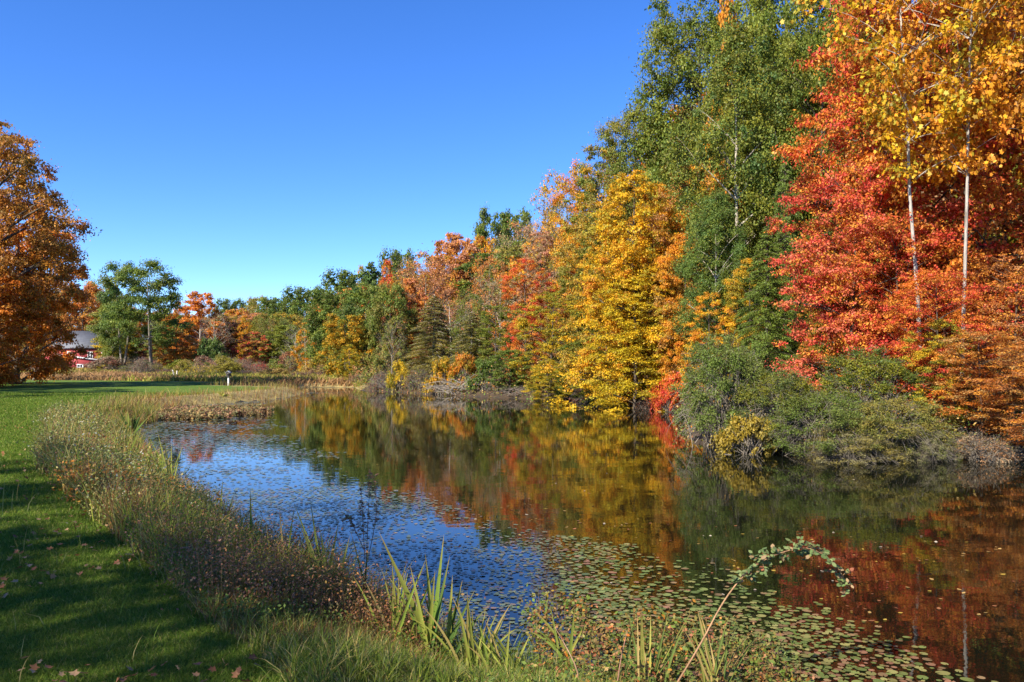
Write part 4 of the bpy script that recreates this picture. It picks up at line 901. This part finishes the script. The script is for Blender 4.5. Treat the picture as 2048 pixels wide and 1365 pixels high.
def cane(label, name, pts, r0, D, nl, ls, cols, barkc, seed, cat, wts=None, spread=0.05):
    r = rng_(seed); P = np.array([W(px, py, d) for px, py, d in pts]); 
    # smooth interpolation
    t = np.linspace(0, len(P) - 1, 40); k = np.minimum(t.astype(int), len(P) - 2); f = (t - k)[:, None]
    Pm = np.vstack([2 * P[0] - P[1], P, 2 * P[-1] - P[-2]]); p0, p1, p2, p3 = Pm[k], Pm[k + 1], Pm[k + 2], Pm[k + 3]
    Q = 0.5 * (2 * p1 + (p2 - p0) * f + (2 * p0 - 5 * p1 + 4 * p2 - p3) * f ** 2 + (3 * p1 - p0 - 3 * p2 + p3) * f ** 3)
    e = empty(name, P[0]); tag(e, label, cat); Q = Q - P[0]
    b = MB(); b.tube(Q, np.linspace(r0, r0 * 0.35, 40), 6)
    pos, nr, al = [], [], []
    for i in range(nl):
        s = int(r.uniform(0.32, 1) ** 0.9 * 39); d = unit(rdir(r, 1)[0] + np.array([0, 0, 0.2])); L = r.uniform(0.4, 1) * spread * 1.6; tip = Q[s] + d * L
        b.tube(np.array([Q[s], Q[s] + d * L * 0.5 + [0, 0, 0.008], tip]), [0.0014, 0.001, 0.0008], 3, cap=False)
        sd = unit(np.cross(d, [0.1, 0.2, 1.0]))
        for q in (0.45, 0.75, 1.0):
            for sg in ((-1, 1) if q < 1 else (0,)):
                dd = unit(d * 0.6 + sd * sg); pos.append(Q[s] + d * L * q + dd * ls * 0.45); al.append(dd); nr.append(np.array([0, -0.4, 0.8]) + r.normal(0, 0.4, 3))
    st = b.build('stem', BARK, e, True); st.color = (*barkc, 1)
    n = len(pos); lb = MB(); V, Fc = leafgeo(r, np.array(pos), np.array(nr), ls * r.uniform(0.7, 1.25, n), SH_OVAL, np.array(al))
    lb.add(V, Fc, tint=pick(r, n, cols, wts or [1] * len(cols), 0.25)); lb.build('leaves', TINT, e)
    return e
cane('arching thorny rose cane with small leaves hanging over the water', 'rose_cane', [(1355, 1365, 4.6), (1400, 1290, 4.65), (1450, 1200, 4.7), (1500, 1140, 4.75), (1560, 1107, 4.8), (1620, 1098, 4.85), (1670, 1130, 4.9), (1700, 1180, 4.95)], 0.006, 4.7, 74, 0.034,
     [(0.16, 0.2, 0.07), (0.1, 0.15, 0.05), (0.3, 0.2, 0.1), (0.28, 0.1, 0.05)], (0.35, 0.2, 0.1), 101, 'rose', [5, 4, 1, 0.6])
cane('leafless reddish cane curving up at the bottom edge', 'bare_cane', [(1160, 1365, 4.5), (1150, 1330, 4.5), (1130, 1290, 4.6), (1110, 1255, 4.6)], 0.005, 4.6, 2, 0.02, [(0.3, 0.15, 0.06)], (0.4, 0.24, 0.15), 102, 'cane')
cane('thin pinkish cane standing beside the smartweed', 'bare_cane', [(1235, 1365, 4.6), (1240, 1330, 4.6), (1248, 1290, 4.65), (1255, 1262, 4.7)], 0.004, 4.6, 3, 0.02, [(0.3, 0.15, 0.06)], (0.4, 0.2, 0.14), 103, 'cane')
for k, (pts, lab) in enumerate([([(733, 1120, 7.2), (735, 1060, 7.2), (738, 1000, 7.2), (741, 940, 7.2)], 'tallest brown loosestrife stalk in front of the water'),
                                ([(730, 1120, 7.3), (726, 1050, 7.3), (722, 965, 7.3)], 'loosestrife stalk left of the tallest one'), ([(736, 1120, 7.1), (752, 1030, 7.1), (748, 950, 7.1)], 'loosestrife stalk right of the tallest one'),
                                ([(728, 1100, 7.3), (705, 1050, 7.3), (690, 1030, 7.3)], 'short loosestrife side stalk bending left')]):
    cane(lab, 'loosestrife', pts, 0.004, 7.2, 26, 0.022, [(0.2, 0.09, 0.05), (0.14, 0.17, 0.06), (0.28, 0.14, 0.07)], (0.22, 0.1, 0.06), 110 + k, 'loosestrife', spread=0.03)

# ------------------------------------------------------------------ barn, birdhouse, stakes, brush
def barn():
    D = 150.0; x1 = (203.5 - CX) / F * D; x0 = x1 - 11.0; cx = (x0 + x1) / 2; z0 = 0.6
    def zz(py, d=D): return CAMZ + (HZ - py) / F * d
    red = newmat('barn_boards'); m, nt, bs = red
    wv = nt.nodes.new('ShaderNodeTexWave'); wv.wave_type = 'BANDS'; wv.bands_direction = 'X'; wv.inputs['Scale'].default_value = 1.6; wv.inputs['Distortion'].default_value = 0.4
    tc = nt.nodes.new('ShaderNodeTexCoord'); nt.links.new(tc.outputs['Object'], wv.inputs['Vector'])
    r = ramp(nt, wv.outputs[0], [(0.0, (0.13, 0.012, 0.014)), (0.2, (0.27, 0.026, 0.03)), (1.0, (0.32, 0.034, 0.038))]); nt.links.new(r.outputs[0], bs.inputs['Base Color']); bs.inputs['Roughness'].default_value = 0.8
    slate = mat_plain('slate_roof', (0.1, 0.108, 0.125), 0.7, 0.2, 2.0); white = mat_plain('white_trim', (0.75, 0.74, 0.72), 0.6, 0.06); dk = mat_plain('window_glass', (0.03, 0.035, 0.045), 0.15, 0.1); brick = mat_plain('chimney_brick', (0.5, 0.47, 0.44), 0.8, 0.2)
    z0 = gz(x1, D) - 0.2
    e = empty('barn', (cx, D, 0)); tag(e, 'dark red timber barn with grey roof half hidden by orange maple', 'barn')
    L = x1 - x0; dep = 8.0; eave = zz(695); ridge = zz(664, D + dep / 2)
    b = MB(); b.box((0, dep / 2, (z0 + eave) / 2), (L, dep, eave - z0)); 
    g = MB()
    for s in (-1, 1):
        g.add([(s * L / 2, 0.0, eave), (s * L / 2, dep, eave), (s * L / 2, dep / 2, ridge)], np.array([[0, 1, 2]]))
    b.add(np.concatenate(g.v), np.array([[0, 1, 2], [3, 4, 5]])); wall = b.build('wall', m, e)
    rf = MB(); o = 0.35; th = 0.18
    for sg in (0, 1):
        ye = -o if sg == 0 else dep + o; ze = eave - o * (ridge - eave) / (dep / 2)
        v = [(-L / 2 - 0.3, ye, ze), (L / 2 + 0.3, ye, ze), (L / 2 + 0.3, dep / 2, ridge), (-L / 2 - 0.3, dep / 2, ridge)]
        v = np.array(v + [(a, b_, c + th) for a, b_, c in v]); rf.add(v, np.array([[0, 1, 2, 3], [4, 7, 6, 5], [0, 4, 5, 1], [1, 5, 6, 2], [3, 2, 6, 7], [0, 3, 7, 4]]))
    roof = rf.build('roof', slate, e)
    c = MB(); c.box((L / 2 - 0.55, dep / 2, ridge + 0.35), (0.9, 0.8, 1.4)); c.build('chimney', brick, roof)
    # lean-to with pale sloping roof edge
    lw = 3.6; lt = MB(); d2 = 1.4; za, zb = zz(716), zz(722)
    pl = [(L / 2 - lw - 4.2, z0), (L / 2 - 0.15, z0), (L / 2 - 0.15, zb), (L / 2 - lw - 4.2, za + 0.5)]
    lt.prism(pl, -d2, -0.003); lt.build('lean_to', m, e)
    le = MB(); le.prism([(L / 2 - lw - 4.4, za + 0.52), (L / 2 + 0.15, zb + 0.0), (L / 2 + 0.15, zb + 0.22), (L / 2 - lw - 4.4, za + 0.74)], -d2 - 0.3, -0.004); le.build('lean_to_roof', white, e)
    def win(px, py, wm, hm, yf):
        cxw = (px - CX) / F * D - cx; zc = zz(py); f = MB()
        f.box((cxw, yf - 0.05, zc + hm / 2 + 0.07), (wm + 0.3, 0.09, 0.14)); f.box((cxw, yf - 0.05, zc - hm / 2 - 0.07), (wm + 0.3, 0.09, 0.14))
        for s in (-1, 1): f.box((cxw + s * (wm / 2 + 0.07), yf - 0.05, zc), (0.14, 0.08, hm))
        f.box((cxw, yf - 0.04, zc), (wm, 0.05, 0.07)); f.box((cxw, yf - 0.045, zc), (0.06, 0.05, hm))
        fo = f.build('window', white, e); p = MB(); p.box((cxw, yf - 0.01, zc), (wm, 0.03, hm)); p.build('pane', dk, fo)
    win(181, 711, 0.75, 1.1, 0); win(168.5, 735, 0.9, 0.9, -d2); win(140, 711, 0.75, 1.1, 0)
    dr = MB(); dr.box(((200.5 - CX) / F * D - cx, -d2 - 0.04, (z0 + zz(723)) / 2), (0.55, 0.06, zz(723) - z0)); dr.build('door', white, e)
    cb = MB(); cb.box((L / 2 + 0.03, -0.02, (z0 + eave) / 2), (0.12, 0.12, eave - z0)); cb.build('corner_board', white, e)
barn()
def birdhouse():
    x, y, _ = G(457, 771, 0.4); z = gz(x, y); top = CAMZ + (HZ - 743) / F * y - z
    e = empty('birdhouse', (x, y, z)); tag(e, 'small dark roofed birdhouse on a white post by the water', 'birdhouse')
    wp = mat_plain('white_post', (0.75, 0.75, 0.72), 0.6, 0.08); dk = mat_plain('dark_house', (0.06, 0.055, 0.05), 0.7, 0.2); gr = mat_plain('grey_roof', (0.3, 0.31, 0.33), 0.6, 0.2); hole = mat_plain('entrance_hole', (0.004, 0.004, 0.004), 0.9, 0.1)
    H = top - 0.42
    b = MB(); b.tube([(0, 0, -0.2), (0, 0, H)], [0.07, 0.06], 10); b.build('post', wp, e)
    b = MB(); b.box((0, 0, H + 0.03), (0.36, 0.36, 0.06)); b.prism([(-0.15, H + 0.062), (0.15, H + 0.062), (0.15, H + 0.28), (0, H + 0.4), (-0.15, H + 0.28)], -0.15, 0.15); bx = b.build('house_box', dk, e)
    b = MB(); b.prism([(-0.21, H + 0.25), (0, H + 0.415), (0.21, H + 0.25), (0.21, H + 0.285), (0, H + 0.455), (-0.21, H + 0.285)], -0.2, 0.2); b.build('roof', gr, e)
    b = MB(); b.tube([(0, -0.153, H + 0.19), (0, -0.149, H + 0.19)], [0.035, 0.035], 14); b.build('entrance_hole', hole, bx)
birdhouse()
st = mat_plain('weathered_stake', (0.5, 0.46, 0.4), 0.8, 0.2)
for k, (pa, pb, lab) in enumerate([((350, 762), (345, 740), 'pale weathered stake leaning left in the meadow'), ((352, 762), (354, 742), 'shorter pale stake beside the leaning one')]):
    D = 82.0; a = W(pa[0], pa[1], D); b_ = W(pb[0], pb[1], D); a[2] = gz(a[0], D) - 0.2
    b = MB(); b.tube([a, a * 0.5 + b_ * 0.5 + [0.04, 0, 0], b_], [0.11, 0.09, 0.05], 7); tag(b.build('stake', st, smooth=True), lab, 'stake', 'stakes in the meadow')
def brush(px, py, D, n, L, label, seed, col=(0.36, 0.32, 0.27)):
    r = rng_(seed); x = (px - CX) / F * D; z = max(gz(x, D), 0) ; b = MB()
    for i in range(n):
        a = r.uniform(0, 2 * np.pi); l = L * r.uniform(0.4, 1); b0 = np.array([r.normal(0, L * 0.15), r.normal(0, L * 0.1), r.uniform(0, 0.3 * L)])
        e_ = b0 + np.array([math.cos(a) * l, math.sin(a) * l * 0.6, r.uniform(-0.15, 0.4) * l]); e_[2] = max(e_[2], 0.02)
        rad = r.uniform(0.012, 0.035) * L / 2.4
        p = bez(b0, (b0 + e_) / 2 + np.array([0, 0, 0.18 * l]) + r.normal(0, 0.05 * l, 3), e_, 6); b.tube(p, np.linspace(rad, rad * 0.2, 6), 4, cap=False)
        for _ in range(3):
            s = int(r.integers(2, 5)); q = p[s] + rdir(r, 1)[0] * l * 0.3; b.tube([p[s], (p[s] + q) / 2 + r.normal(0, 0.03, 3), q], [rad * 0.4, rad * 0.3, rad * 0.12], 3, cap=False)
    o = b.build('fallen_branches', BARK, smooth=True); o.location = (x, D, z); o.color = (*col, 1); tag(o, label, 'brush pile', 'dead branches on the banks')
brush(912, 785, 52.5, 46, 2.6, 'tangle of pale fallen branches at the water under the cedars', 201)
brush(775, 778, 60.5, 40, 1.8, 'grey dead branches in the water at the inlet mouth', 202, (0.2, 0.17, 0.16))
brush(1030, 795, 48.3, 36, 1.6, 'dark dead twigs at the water left of the yellow bough', 203, (0.22, 0.18, 0.15))
brush(1510, 890, 18.3, 26, 0.9, 'pale dead branches poking from below the golden shrub', 204)
brush(1590, 720, 22, 16, 1.8, 'bare grey branches sticking out under the cedar', 205)
